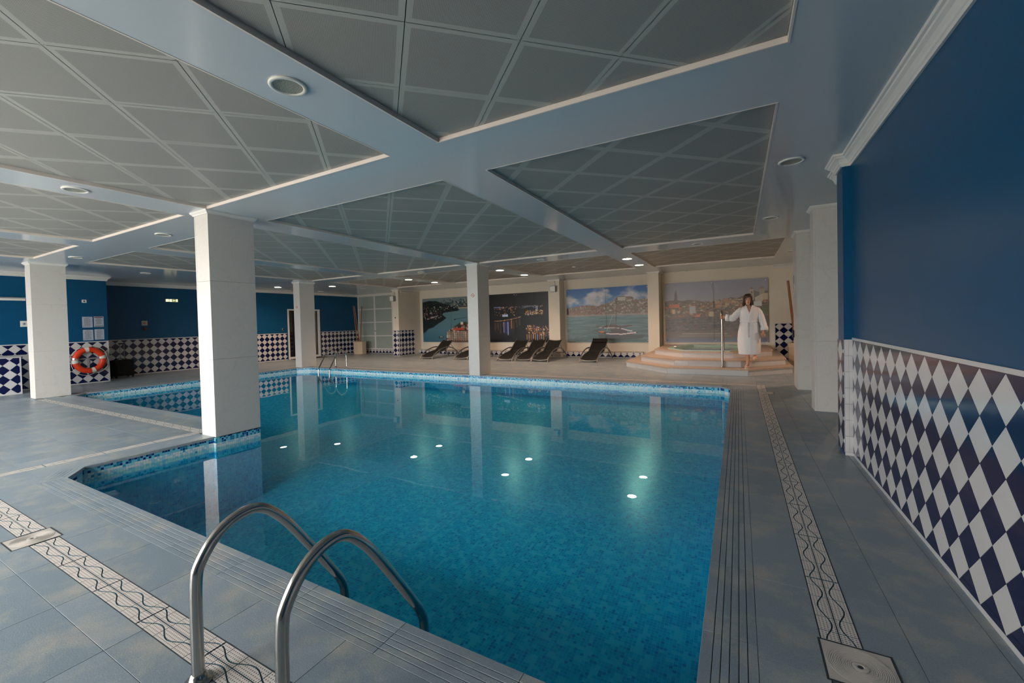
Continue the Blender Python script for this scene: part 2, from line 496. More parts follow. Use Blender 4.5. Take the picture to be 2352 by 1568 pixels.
# ------------------------------------------------------------------ floor slab
fl = MB()
xb = [-17.0, -12.6, -5.72, -0.14, 3.8]; yb = [-2.6, 1.41, 3.39, 9.09, 15.2]
for i in range(4):
    for j in range(4):
        cx, cy = (xb[i] + xb[i + 1]) / 2, (yb[j] + yb[j + 1]) / 2
        if (-5.72 < cx < -0.14 and 1.41 < cy < 9.09) or (-12.6 < cx < -5.72 and 3.39 < cy < 9.09): continue
        fl.box(xb[i] + (.02 if xb[i] == -0.14 else 0), xb[i + 1] - (.02 if xb[i + 1] == -12.6 or (xb[i + 1] == -5.72 and j == 1) else 0),
               yb[j] + (.02 if yb[j] == 9.09 else 0), yb[j + 1] - (.02 if (yb[j + 1] == 1.41 and i == 2) or (yb[j + 1] == 3.39 and i == 1) else 0), -0.3, -0.004)
floor = struct(fl.build('floor', 'grout_dark'))

tiles = []            # x0, x1, y0, y1
def lay(x0, x1, y0, y1, px, py, ox, oy, skip=None):
    i0 = math.floor((x0 - ox) / px); j0 = math.floor((y0 - oy) / py)
    i = i0
    while ox + i * px < x1 - 1e-6:
        a, b = max(x0, ox + i * px), min(x1, ox + (i + 1) * px)
        j = j0
        while oy + j * py < y1 - 1e-6:
            c, d = max(y0, oy + j * py), min(y1, oy + (j + 1) * py)
            if b - a > 0.02 and d - c > 0.02 and not (skip and skip(a, b, c, d)):
                tiles.append((a, b, c, d))
            j += 1
        i += 1
lay(-5.72, 0.28, 0.975, 1.22, 0.59, 9.0, -2.07, -5)
lay(-6.22, -6.09, 0.84, 0.975, 9.0, 9.0, -9, -5)
lay(-5.72, -5.46, 1.22, 1.41, 9.0, 9.0, -9, -5)
lay(-0.14, 0.05, 1.22, 1.41, 9.0, 9.0, -5, -5)
lay(-6.22, 0.93, -2.4, 0.84, 0.59, 0.295, -2.35, 0.70)
lay(0.05, 0.28, 1.22, 9.41, 9.0, 0.59, -5, 3.10)
lay(0.415, 0.585, 0.84, 9.41, 9.0, 0.59, -5, 3.12)
lay(0.585, 3.6, 0.84, 9.41, 0.295, 0.59, 0.585, 3.12, lambda a, b, c, d: a > 0.88 and d < 5.2)
lay(0.28, 0.415, 0.84, 0.975, 9.0, 9.0, -5, -5)
lay(-6.09, -5.72, 0.975, 2.83, 9.0, 0.57, -9, 1.87)
lay(-14.85, -6.22, -2.4, 2.83, 0.295, 0.57, -6.22, 1.87)
lay(-12.79, -5.98, 2.965, 3.20, 0.59, 9.0, -6.2, -5)
lay(-16.15, 3.6, 9.54, 14.9, 0.59, 0.295, -2.07, 9.54)
lay(-12.79, 0.05, 9.28, 9.41, 0.59, 9.0, -2.07, 5)
lay(-0.14, 0.05, 8.88, 9.28, 9.0, 9.0, -5, 5)
lay(-12.79, -12.6, 8.82, 9.28, 9.0, 9.0, -20, 5)
lay(0.05, 3.6, 9.41, 9.54, 0.295, 9.0, 0.415, 5, lambda a, b, c, d: a < .4)
lay(-16.15, -12.925, 2.83, 9.54, 0.295, 0.59, -12.925, 2.83, lambda a, b, c, d: b < -14.84 and d < 4.9)
lay(-12.925, -12.6, 2.83, 3.20, 9, 9, -20, -5)

def tile_rank(t):
    x, y = (t[0] + t[1]) / 2, (t[2] + t[3]) / 2
    d = math.hypot(x, y)
    fwd = -x * math.sin(-YAW) * -1 + y * math.cos(YAW)
    fwd = x * _f.x + y * _f.y
    lat = x * _r.x + y * _r.y
    vis = fwd > 0.25 and abs(lat) < fwd * 1.35 + 0.4 and d > 0.85
    return d if vis else d + 100
tiles.sort(key=tile_rank)
_cache = {}
for t in tiles[:290]:
    w, h = round(t[1] - t[0], 3), round(t[3] - t[2], 3)
    if (w, h) not in _cache:
        mb = MB(); mb.bbox(-w / 2 + .0011, w / 2 - .0011, -h / 2 + .0011, h / 2 - .0011, -0.0115, 0, 0.0005)
        _cache[(w, h)] = mb.mesh('floor_tile', ['floor_tile'])
    link('floor_tile', _cache[(w, h)], floor, ((t[0] + t[1]) / 2, (t[2] + t[3]) / 2, 0))
mb = MB()
for t in tiles[290:]:
    mb.box(t[0] + .0014, t[1] - .0014, t[2] + .0014, t[3] - .0014, -0.0115, 0)
tag(mb.build('far_floor_tiles', 'floor_tile', floor), kind='stuff')

# ------------------------------------------------------------------ pool
pool = thing('swimming_pool', 'large L-shaped swimming pool lined with blue glass mosaic', 'pool', (0, 0, 0))
PP = [(-5.44, 1.41), (-0.14, 1.41), (-0.14, 8.87), (-0.30, 9.09), (-12.3, 9.09), (-12.6, 8.8), (-12.6, 3.63), (-12.31, 3.39),
      (-5.72, 3.39), (-5.72, 1.61)]
DEPTH = -1.12
mb = MB()
for i in range(len(PP)):
    a, b = PP[i], PP[(i + 1) % len(PP)]
    mb.add([(a[0], a[1], DEPTH), (b[0], b[1], DEPTH), (b[0], b[1], -.028), (a[0], a[1], -.028)], [(0, 1, 2, 3)])
# corners behind the chamfers
for c in ([(-5.72, 1.41), (-5.44, 1.41), (-5.72, 1.61)], [(-0.14, 9.09), (-0.30, 9.09), (-0.14, 8.87)],
          [(-12.6, 9.09), (-12.6, 8.8), (-12.3, 9.09)], [(-12.6, 3.39), (-12.31, 3.39), (-12.6, 3.63)]):
    mb.add([(x, y, -.028) for x, y in c], [(0, 1, 2)])
# plinth under the column that stands on the pool edge
mb.box(-5.72, -5.668, 2.82, 3.385, DEPTH, -.012)
basin = mb.build('basin_wall', 'mosaic_wall', pool)
mb = MB()
def deep(y): return DEPTH + (y - 1.35) / 7.8 * .72      # floor raised towards the far edge, stands in for refraction flattening it
mb.add([(-5.8, 1.35, deep(1.35)), (-.1, 1.35, deep(1.35)), (-.1, 9.15, deep(9.15)), (-5.8, 9.15, deep(9.15))], [(0, 1, 2, 3)])
mb.add([(-12.7, 3.3, deep(3.3)), (-5.8, 3.3, deep(3.3)), (-5.8, 9.15, deep(9.15)), (-12.7, 9.15, deep(9.15))], [(0, 1, 2, 3)])
mb.build('basin_floor', 'mosaic_floor', pool)
def coping_mesh(L):
    mb = MB()
    cuts = [(-.012, .0305), (.0345, .0600), (.0640, .0905), (.0945, .1225), (.1265, .1530), (.1570, .189)]
    for k, (a, b) in enumerate(cuts):
        mb.bbox(.0010, L - .0010, a, b, -.028 if k == 0 else -.0115, 0, 0.0008)
    mb.box(.001, L - .001, 0.0, .188, -.028, -.0075)
    return mb.mesh('coping_tile', ['floor_tile'])
_cop = {}
def coping(x, y, rot, total, pitch=0.59):
    n = max(1, round(total / pitch)); L = total / n; k = round(L, 4)
    if k not in _cop: _cop[k] = coping_mesh(L)
    for i in range(n):
        link('coping_tile', _cop[k], pool, (x + math.cos(rot) * L * i, y + math.sin(rot) * L * i, 0), rot)
coping(-0.14, 1.41, math.pi, 5.32)                 # near edge, runs to -x
coping(-0.14, 8.88, -math.pi / 2, 7.47)            # right edge
coping(-12.32, 9.09, 0, 12.03)                     # far edge
coping(-5.98, 3.39, math.pi, 6.34)                 # notch edge
coping(-12.6, 3.62, math.pi / 2, 5.2)              # far left edge
# plain edge band left of the near part of the pool
mb = MB()
for (c, d) in ((1.61, 1.87), (1.87, 2.44), (2.44, 2.82)):
    mb = MB(); mb.bbox(-.012, .010, .0015, d - c - .0015, -.028, 0, .002)
    link('coping_tile', mb.mesh('coping_tile', ['floor_tile']), pool, (-5.72, c, 0))
def chamfer(a, b, out, n=6, w=.19):
    """grooved corner tile along a-b, extending towards out"""
    A, B, O = Vector((*a, 0)), Vector((*b, 0)), Vector((*out, 0)).normalized()
    mb = MB()
    for k in range(n):
        s, t = k * w / n - (.012 if k == 0 else 0), (k + 1) * w / n - .004
        p = [A + O * s, B + O * s, B + O * t, A + O * t]
        mb.slab([(q.x, q.y, -.028) for q in p], (0, 0, 1), .0285)
    p = [A, B, B + O * w, A + O * w]
    mb.slab([(q.x, q.y, -.028) for q in p], (0, 0, 1), .024)
    mb.build('coping_tile', 'floor_tile', pool)
chamfer((-5.44, 1.41), (-5.72, 1.61), (-1, -1.35))
chamfer((-0.14, 8.87), (-0.30, 9.09), (1, .75))
chamfer((-12.6, 8.8), (-12.3, 9.09), (-1, 1))
chamfer((-12.31, 3.39), (-12.6, 3.63), (-1, -1.2))
mb = MB()
mb.add([(x, y, POOL_Z) for x, y in PP], [tuple(range(len(PP)))])
water = mb.build('pool_water', 'pool_water')
tag(water, 'still clear blue water filling the swimming pool', 'water', kind='stuff')

# ------------------------------------------------------------------ drain channels with moulded grates
def grate_mesh():
    mb = MB(); W = .135; Lh = .247
    mb.box(-Lh, Lh, -W / 2, W / 2, -.0115, -.0032, 1)
    cuts = [-Lh, -.18, -.08, .08, .18, Lh]; g = .0016; sl = .0030
    def d(t): return .031 + .017 * math.cos(2 * math.pi * t / .25)
    for i in range(5):
        t0, t1 = cuts[i] + g, cuts[i + 1] - g
        n = 6; ts = [t0 + (t1 - t0) * k / n for k in range(n + 1)]
        broken = 0.236
        for side in (-1, 1):
            for part in (0, 1):
                lo = []; hi = []
                for t in ts:
                    c = d(t); s = sl if abs(t) < broken else 0.0004
                    if part == 0: lo.append(.0022); hi.append(c - s)
                    else: lo.append(c + s); hi.append(W / 2 - .002)
                vs = []
                for k, t in enumerate(ts):
                    vs += [(t, side * lo[k], -.0032), (t, side * hi[k], -.0032), (t, side * lo[k], 0), (t, side * hi[k], 0)]
                fs = []
                for k in range(n):
                    a, b = 4 * k, 4 * (k + 1)
                    fs += [(a + 2, b + 2, b + 3, a + 3)]
                sd = [(0, 2, 3, 1), (4 * n, 4 * n + 1, 4 * n + 3, 4 * n + 2)]
                for k in range(n):
                    a, b = 4 * k, 4 * (k + 1)
                    sd += [(a, b, b + 2, a + 2), (a + 1, a + 3, b + 3, b + 1)]
                if side < 0: fs = [tuple(reversed(f)) for f in fs]; sd = [tuple(reversed(f)) for f in sd]
                mb.add(vs, fs, 0); mb.add(vs, sd, 1)
    return mb
def holes_in(m):
    nt = MATS[m].node_tree; p = nt.nodes['Principled BSDF']
    tc = nt.nodes.new('ShaderNodeTexCoord')
    mp = nt.nodes.new('ShaderNodeVectorMath'); mp.operation = 'MULTIPLY'; mp.inputs[1].default_value = (80, 80, 0)
    fr = nt.nodes.new('ShaderNodeVectorMath'); fr.operation = 'FRACTION'
    sb = nt.nodes.new('ShaderNodeVectorMath'); sb.operation = 'SUBTRACT'; sb.inputs[1].default_value = (.5, .5, 0)
    ln = nt.nodes.new('ShaderNodeVectorMath'); ln.operation = 'LENGTH'
    nt.links.new(tc.outputs['Object'], mp.inputs[0]); nt.links.new(mp.outputs[0], fr.inputs[0]); nt.links.new(fr.outputs[0], sb.inputs[0]); nt.links.new(sb.outputs[0], ln.inputs[0])
    r = nt.nodes.new('ShaderNodeMath'); r.operation = 'LESS_THAN'; r.inputs[1].default_value = .23
    nt.links.new(ln.outputs['Value'], r.inputs[0])
    mx = nt.nodes.new('ShaderNodeMix'); mx.data_type = 'RGBA'; mx.inputs[6].default_value = srgb(226, 218, 212); mx.inputs[7].default_value = srgb(120, 108, 102)
    nt.links.new(r.outputs[0], mx.inputs[0]); nt.links.new(mx.outputs[2], p.inputs['Base Color'])
holes_in('grate')
GR = grate_mesh().mesh('grate', ['grate', 'slot_teal'])
def drain(name, label, x, y, rot, n, pitch=.498, loc0=0):
    r = thing(name, label, 'drain', (x, y, 0), rot)
    mb = MB()
    mb.box(-.02, n * pitch + .02, -.0705, -.0675, -.0118, .0005); mb.box(-.02, n * pitch + .02, .0675, .0705, -.0118, .0005)
    mb.build('channel_edge', 'drain_pit', r)
    for i in range(n):
        link('grate', GR, r, ((i + .5) * pitch, 0, 0)).scale = (pitch / .4985, 1, 1)
    return r
drain('drain_channel', 'beige drain channel with wavy slots crossing the near deck by the ladder', -3.925, .905, 0, 8)
drain('drain_channel', 'beige drain channel on the near deck beyond the square cover', -6.17, .905, 0, 4)
drain('drain_channel', 'beige drain channel along the right deck beside the tiled wall', .3475, 2.147, math.pi / 2, 13, .4875)
drain('drain_channel', 'short end of the right drain channel at the far pool corner', .3475, 8.71, math.pi / 2, 2, .42)
drain('drain_channel', 'beige drain channel on the left deck running up to the big column', -6.155, .975, math.pi / 2, 4, .465)
drain('drain_channel', 'beige drain channel across the left deck between two white columns', -12.42, 2.898, 0, 13, .487)
drain('drain_channel', 'thin drain channel along the far pool edge in front of the loungers', -12.85, 9.475, 0, 26, .505)
drain('drain_channel', 'thin drain channel along the far left pool edge under the blue wall', -12.858, 3.25, math.pi / 2, 12, .51)

def drain_cover(x, y, label, s=.11):
    r = thing('drain_cover', label, 'drain cover', (x, y, 0))
    mb = MB()
    mb.box(-s, s, -s, s, -.0115, .001)
    n = 13
    pts = []
    prof = [(.0, .0022)]
    for k in range(n):
        rr = .024 + k * .0062
        prof += [(rr, .0022), (rr + .0016, .0006), (rr + .0036, .0006), (rr + .0048, .0022)]
    prof += [(.1045, .0010)]
    mb.lathe(prof, 40)
    mb.build('plate', 'grate_plain', r)
    mb = MB(); mb.lathe([(.026, .0030), (.020, .0042), (.012, .0042), (.009, .0028)], 24); mb.build('boss', 'grate_plain', r)
    mb = MB(); mb.lathe([(.009, .0032), (.0, .0032)], 16); mb.build('keyhole', 'drain_pit', r)
    mb = MB()
    for (a, b, c, d) in ((-s - .008, s + .008, -s - .008, -s), (-s - .008, s + .008, s, s + .008), (-s - .008, -s, -s, s), (s, s + .008, -s, s)):
        mb.box(a, b, c, d, -.0116, .0012)
    mb.build('rim', 'drain_pit', r)
mat('grate_plain', srgb(206, 198, 190), 0.35, spec=0.45)
drain_cover(-4.05, .878, 'square ringed drain cover set in the left near drain channel')
drain_cover(.385, 2.035, 'square ringed drain cover at the bottom right below the tiled wall')
drain_cover(.395, 8.60, 'small distant drain cover near the far right pool corner')

# ------------------------------------------------------------------ ceiling with coffers
XB = [(-12.03, -9.70), (-9.13, -6.17), (-5.64, -2.62), (-2.11, 0.26)]
YB = [(-2.2, 2.81), (3.55, 9.07), (9.81, 13.0)]
coffers = []
for (y0, y1) in YB:
    for (x0, x1) in XB:
        if y0 > 9 and x0 == -2.11: x1 = 0.82
        coffers.append((x0, x1, y0, y1))
xs = sorted({-16.4, 3.7} | {c[0] for c in coffers} | {c[1] for c in coffers})
ys = sorted({-2.6, 15.2} | {c[2] for c in coffers} | {c[3] for c in coffers})
mb = MB()
for i in range(len(xs) - 1):
    for j in range(len(ys) - 1):
        cx, cy = (xs[i] + xs[i + 1]) / 2, (ys[j] + ys[j + 1]) / 2
        if any(c[0] < cx < c[1] and c[2] < cy < c[3] for c in coffers): continue
        mb.box(xs[i], xs[i + 1], ys[j], ys[j + 1], CEIL, CEIL + .12)
mb.box(-16.4, 3.7, -2.6, 15.2, CEIL + .12, CEIL + .2)
ceiling = struct(mb.build('ceiling', 'soffit'))
PZ = CEIL + 0.032; S = 0.4274
def lattice_panel(cx, cy, rect):
    """45 degree square panel around (cx, cy): list of (polygon, material index)"""
    x0, x1, y0, y1 = rect; h = S - .003; k = S - .048
    O = [(cx + h, cy), (cx, cy + h), (cx - h, cy), (cx, cy - h)]
    I = [(cx + k, cy), (cx, cy + k), (cx - k, cy), (cx, cy - k)]
    out = []
    for i in range(4):
        j = (i + 1) % 4
        q = clip_rect([O[i], O[j], I[j], I[i]], x0, x1, y0, y1)
        if q: out.append((q, 0))
    q = clip_rect(I, x0, x1, y0, y1)
    if q: out.append((q, 1))
    return out
cells = []
LX, LY = -1.423, 2.504
for ci, c in enumerate(coffers):
    x0, x1, y0, y1 = c
    mb = MB()
    t = .012
    mb.box(x0, x1, y0, y0 + t, CEIL - .002, CEIL + .075); mb.box(x0, x1, y1 - t, y1, CEIL - .002, CEIL + .075)
    mb.box(x0, x0 + t, y0 + t, y1 - t, CEIL - .002, CEIL + .075); mb.box(x1 - t, x1, y0 + t, y1 - t, CEIL - .002, CEIL + .075)
    frame = mb.build('coffer_frame', 'lip', ceiling)
    mb = MB(); mb.box(x0, x1, y0, y1, PZ + .02, PZ + .03)
    mb.build('coffer_back', 'dark_gap', frame)
    i0, i1 = math.floor((x0 - LX) / S) - 1, math.ceil((x1 - LX) / S) + 1
    j0, j1 = math.floor((y0 - LY) / S) - 1, math.ceil((y1 - LY) / S) + 1
    rect = (x0 + t + .002, x1 - t - .002, y0 + t + .002, y1 - t - .002)
    for i in range(i0, i1 + 1):
        for j in range(j0, j1 + 1):
            if (i + j) % 2 == 0: continue
            cx, cy = LX + i * S, LY + j * S
            ps = lattice_panel(cx, cy, rect)
            if ps: cells.append((cx, cy, ps, frame, ci))
def cell_rank(c):
    x, y = c[0], c[1]; d = math.hypot(x, y)
    fwd = x * _f.x + y * _f.y; lat = x * _r.x + y * _r.y
    vis = fwd > 0.3 and abs(lat) < fwd * 1.3 + .5 and d > 1.2
    return d if vis else d + 100
cells.sort(key=cell_rank)
_pc = {}
def panel_geo(mb, ps, dx, dy):
    for (q, mi) in ps:
        n = len(q)
        pts = [(x - dx, y - dy, 0) for x, y in q]
        area = sum(q[i - 1][0] * q[i][1] - q[i][0] * q[i - 1][1] for i in range(n))
        idx = tuple(range(n)) if area < 0 else tuple(range(n - 1, -1, -1))
        mb.add(pts, [idx], mi)
        mb.add([(a, b, .008) for a, b, _ in pts], [tuple(reversed(idx))], mi)
for n_, (cx, cy, ps, frame, ci) in enumerate(cells[:296]):
    full = len(ps) == 5 and all(len(q) == 4 for q, _ in ps) and abs(sum(q[i - 1][0] * q[i][1] - q[i][0] * q[i - 1][1] for q, _ in ps for i in range(4))) / 2 > 2 * (S - .003) ** 2 * .999
    if full:
        if 'full' not in _pc:
            mb = MB(); panel_geo(mb, ps, cx, cy); _pc['full'] = mb.mesh('ceiling_panel', ['panel_edge', 'panel_perforated'])
        me = _pc['full']
    else:
        mb = MB(); panel_geo(mb, ps, cx, cy); me = mb.mesh('ceiling_panel', ['panel_edge', 'panel_perforated'])
    link('ceiling_panel', me, frame, (cx, cy, PZ))
rest = {}
for (cx, cy, ps, frame, ci) in cells[296:]:
    mb = rest.setdefault(ci, (MB(), frame))[0]
    panel_geo(mb, ps, 0, 0)
for ci, (mb, frame) in rest.items():
    o = mb.build('far_panels', ['panel_edge', 'panel_perforated'], frame); o.location = (0, 0, PZ); o['kind'] = 'stuff'

# ------------------------------------------------------------------ walls
TH = .1062
_tc = {}
def dado(parent, p0, u, n, W, z0, z1, uph, zph, indiv=300, rank=None, h=TH, mats=('white_tile', 'navy_tile'), bed=True, name='wall_tile'):
    """diamond tiles clipped to W x (z0..z1); uph = u of a white tip, zph = z of a white lower tip"""
    U, Nn, P0 = Vector(u), Vector(n), Vector(p0)
    if bed:
        mb = MB()
        q = [P0 + Vector((0, 0, z0)), P0 + U * W + Vector((0, 0, z0)), P0 + U * W + Vector((0, 0, z1)), P0 + Vector((0, 0, z1))]
        mb.slab(q, Nn, .003); mb.build('grout_bed', 'grout', parent)
    items = []
    for kind in (0, 1):
        ou = uph + (h if kind else 0); oz = zph + (0 if kind else h)
        i0, i1 = math.floor((0 - ou) / (2 * h)) - 1, math.ceil((W - ou) / (2 * h)) + 1
        j0, j1 = math.floor((z0 - oz) / (2 * h)) - 1, math.ceil((z1 - oz) / (2 * h)) + 1
        for i in range(i0, i1 + 1):
            for j in range(j0, j1 + 1):
                cu, cz = ou + i * 2 * h, oz + j * 2 * h
                e = h - .0014
                q = clip_rect([(cu + e, cz), (cu, cz + e), (cu - e, cz), (cu, cz - e)], 0, W, z0, z1)
                if q: items.append((cu, cz, kind, q))
    if rank: items.sort(key=lambda t: rank(t[0]))
    key_axes = (tuple(round(c, 3) for c in u), tuple(round(c, 3) for c in n))
    restm = MB()
    for k, (cu, cz, kind, q) in enumerate(items):
        C = P0 + U * cu + Vector((0, 0, cz)) + Nn * .003
        loc = [(U * (a - cu) + Vector((0, 0, b - cz))) for a, b in q]
        if k < indiv:
            key = (key_axes, kind, mats, tuple((round(a - cu, 3), round(b - cz, 3)) for a, b in q))
            if key not in _tc:
                mb = MB(); mb.slab(loc, Nn, .005); _tc[key] = mb.mesh(name, [mats[kind]])
            link(name, _tc[key], parent, C)
        else:
            restm.slab([C + p for p in loc], Nn, .005, kind)
    if restm.v:
        tag(restm.build(name + '_field', list(mats), parent), kind='stuff')
def strip(parent, p0, u, n, W, z0, z1, t, pitch, m='white_tile', name='trim_tile'):
    U, Nn, P0 = Vector(u), Vector(n), Vector(p0)
    k = max(1, round(W / pitch)); L = W / k
    mb = MB()
    q = [U * .0008 + Vector((0, 0, z0)), U * (L - .0008) + Vector((0, 0, z0)), U * (L - .0008) + Vector((0, 0, z1)), U * .0008 + Vector((0, 0, z1))]
    mb.slab(q, Nn, t); me = mb.mesh(name, [m])
    for i in range(k): link(name, me, parent, P0 + U * (L * i))
ZP = .027; ZT = ZP + 10 * TH        # 1.089

# right wall
mb = MB(); mb.box(.93, 1.1, -2.4, 5.75, 0, CEIL); mb.box(.86, .93, 5.08, 5.33, 0, CEIL)
mb.box(1.1, 3.6, 5.6, 5.75, 0, CEIL)
wr = struct(mb.build('wall_right', 'blue_paint'))
dado(wr, (.93, 5.08, 0), (0, -1, 0), (-1, 0, 0), 5.08, ZP, ZT, 5.08 - 3.095, ZP, 255, lambda u: u, h=.1059)
strip(wr, (.93, 5.08, 0), (0, -1, 0), (-1, 0, 0), 5.08, ZT, 1.112, .011, .152)
strip(wr, (.93, 5.08, 0), (0, -1, 0), (-1, 0, 0), 5.08, 0, ZP, .009, .152)
# white corner tiles on the pilaster front, diamonds on its side
for i in range(7):
    mb = MB()
    for (a, b) in ((.862, .8935), (.8945, .926)):
        mb.box(a, b, 5.071, 5.08, .03 + i * .152 + .001, min(1.112, .03 + (i + 1) * .152) - .001)
    mb.build('corner_tile', 'white_tile', wr)
mb = MB(); mb.box(.862, .926, 5.071, 5.08, 0, .029); mb.build('corner_tile', 'white_tile', wr)
dado(wr, (.86, 5.33, 0), (0, -1, 0), (-1, 0, 0), .25, ZP, ZT, .125, ZP)
# left side
mb = MB(); mb.box(-16.35, -16.15, 4.65, 10.94, 0, CEIL); mb.box(-16.35, -16.15, 12.47, 14.85, 0, CEIL); mb.box(-16.35, -16.15, 10.94, 12.47, 2.08, CEIL)
wl = struct(mb.build('wall_left', 'blue_paint'))
dado(wl, (-16.15, 4.8, 0), (0, 1, 0), (1, 0, 0), 6.09, ZP, ZT - .02, 10.787 - 4.8, ZP, 225, lambda u: abs(u - 3.0))
dado(wl, (-16.15, 12.53, 0), (0, 1, 0), (1, 0, 0), 2.17, ZP, ZT - .02, .106, ZP, 90)
for (a, w) in ((4.8, 6.09), (12.53, 2.17)):
    mb = MB(); mb.box(-16.15, -16.139, a, a + w, ZT - .02, ZT + .005); mb.build('tile_trim', 'white_tile', wl)
    mb = MB(); mb.box(-16.15, -16.139, a, a + w, 0, ZP); mb.build('tile_trim', 'white_tile', wl)
mb = MB(); mb.box(-15.05, -14.85, -2.4, 4.8, 0, CEIL); mb.box(-16.15, -15.05, 4.65, 4.8, 0, CEIL)
wb = struct(mb.build('wall_left_near', 'blue_paint'))
dado(wb, (-14.85, 2.2, 0), (0, 1, 0), (1, 0, 0), 2.57, ZP, ZT - .015, 4.356 - 2.2, ZP, 200)
mb = MB(); mb.box(-14.85, -14.838, 2.2, 4.8, ZT - .015, ZT + .008); mb.build('tile_trim', 'white_tile', wb)
mb = MB(); mb.box(-14.85, -14.838, 4.77, 4.8, 0, ZT - .015); mb.build('tile_trim', 'white_tile', wb)
mb = MB(); mb.box(-14.85, -14.838, 2.2, 4.77, 0, ZP); mb.build('tile_trim', 'white_tile', wb)
# back wall with the murals
mb = MB()
mb.box(-12.45, .9, 14.9, 15.1, 0, CEIL)
mb.box(-16.35, -12.45, 14.98, 15.1, 0, CEIL)
wk = struct(mb.build('wall_back', 'cream_paint'))
for q in ((-6.03, -5.6, 14.4, 14.9, 0, CEIL), (-2.54, -2.2, 14.28, 14.9, 0, CEIL)):
    mb = MB(); mb.box(*q); struct(mb.build('wall_back_pilaster', 'cream_paint'))
mb = MB(); mb.box(-12.78, -12.45, 13.5, 14.98, 0, CEIL); mb.box(-13.86, -12.78, 14.68, 14.98, 0, CEIL)
wp = struct(mb.build('wall_back_pier', 'cream_paint'))
dado(wp, (-12.45, 13.5, 0), (0, 1, 0), (1, 0, 0), .98, .02, ZT - .02, .106, ZP)
dado(wp, (-12.78, 13.5, 0), (1, 0, 0), (0, -1, 0), .33, .02, ZT - .02, .0, ZP)
for (q) in ((-12.79, -12.44, 13.488, 13.5, ZT - .02, ZT + .005), (-12.45, -12.438, 13.49, 14.5, ZT - .02, ZT + .005), (-12.45, -12.438, 14.48, 14.5, 0, ZT - .02), (-12.465, -12.439, 13.489, 13.502, 0, ZT - .02)):
    mb = MB(); mb.box(*q); mb.build('tile_trim', 'white_tile', wp)
# low tiled base under the murals with a pebble ledge
for (a, b) in ((-12.43, -6.03), (-5.6, -2.8)):
    mb = MB(); mb.box(a, b, 14.72, 14.9, 0, .185)
    o = struct(mb.build('baseboard_back', 'white_tile'))
    dado(o, (a, 14.72, 0), (1, 0, 0), (0, -1, 0), b - a, .02, .165, .05, .02, 0, bed=False, name='base_tile')
    mb = MB()
    for k in range(int((b - a) / .045)):
        x = a + .03 + k * .045 + random.uniform(-.01, .01)
        for yy in (14.755, 14.80, 14.85):
            r = random.uniform(.014, .024)
            mb.lathe([(0, 0), (r, .004), (r * .8, r * .8), (0, r)], 6, 0, (x, yy + random.uniform(-.012, .012), .184))
    tag(mb.build('pebbles', 'pebble', o), kind='stuff')
mb = MB(); mb.box(-16.15, -13.86, 14.66, 14.98, 0, .185)
o = struct(mb.build('baseboard_partition', 'white_tile'))
dado(o, (-16.15, 14.66, 0), (1, 0, 0), (0, -1, 0), 2.29, .02, .165, .05, .02, 0, bed=False, name='base_tile')
# alcove on the right behind the columns
mb = MB(); mb.box(.9, 3.6, 14.9, 15.1, 0, CEIL); wa = struct(mb.build('wall_alcove', 'cream_paint'))
dado(wa, (.935, 14.9, 0), (1, 0, 0), (0, -1, 0), 2.0, ZP, 1.07, .1, .03, 120)
mb = MB(); mb.box(.915, .935, 14.888, 14.9, 0, 1.09); mb.box(.935, 2.9, 14.888, 14.9, 1.07, 1.09); mb.build('tile_trim', 'white_tile', wa)
mb = MB(); mb.box(3.6, 3.75, 5.6, 15.1, 0, CEIL); struct(mb.build('wall_right_far', 'cream_paint'))
# window wall behind the camera
mb = MB()
xe = [-15.05] + [v for w in WINDOWS for v in w] + [1.1]
for i in range(0, len(xe), 2): mb.box(xe[i], xe[i + 1], WIN_Y - .2, WIN_Y, 0, CEIL)
for (a, b) in WINDOWS:
    mb.box(a, b, WIN_Y - .2, WIN_Y, 0, .08); mb.box(a, b, WIN_Y - .2, WIN_Y, 2.58, CEIL)
struct(mb.build('wall_front', 'white_paint'))
for k, (a, b) in enumerate(WINDOWS):
    mb = MB()
    for (c, d) in ((a, a + .06), ((a + b) / 2 - .03, (a + b) / 2 + .03), (b - .06, b)): mb.box(c, d, WIN_Y - .12, WIN_Y - .05, .08, 2.58)
    mb.box(a + .06, b - .06, WIN_Y - .12, WIN_Y - .05, .08, .14); mb.box(a + .06, b - .06, WIN_Y - .12, WIN_Y - .05, 2.52, 2.58)
    w = struct(mb.build('window_%d' % (k + 1), 'white_paint'))
    for (c, d) in ((a + .06, (a + b) / 2 - .03), ((a + b) / 2 + .03, b - .06)):
        mb = MB(); mb.add([(c, WIN_Y - .085, .14), (d, WIN_Y - .085, .14), (d, WIN_Y - .085, 2.52), (c, WIN_Y - .085, 2.52)], [(0, 1, 2, 3)])
        mb.build('pane', 'window_glass', w)
mb = MB(); mb.box(-60, 50, -70, WIN_Y - .2, -.3, -.02); struct(mb.build('floor_terrace', 'terrace'))

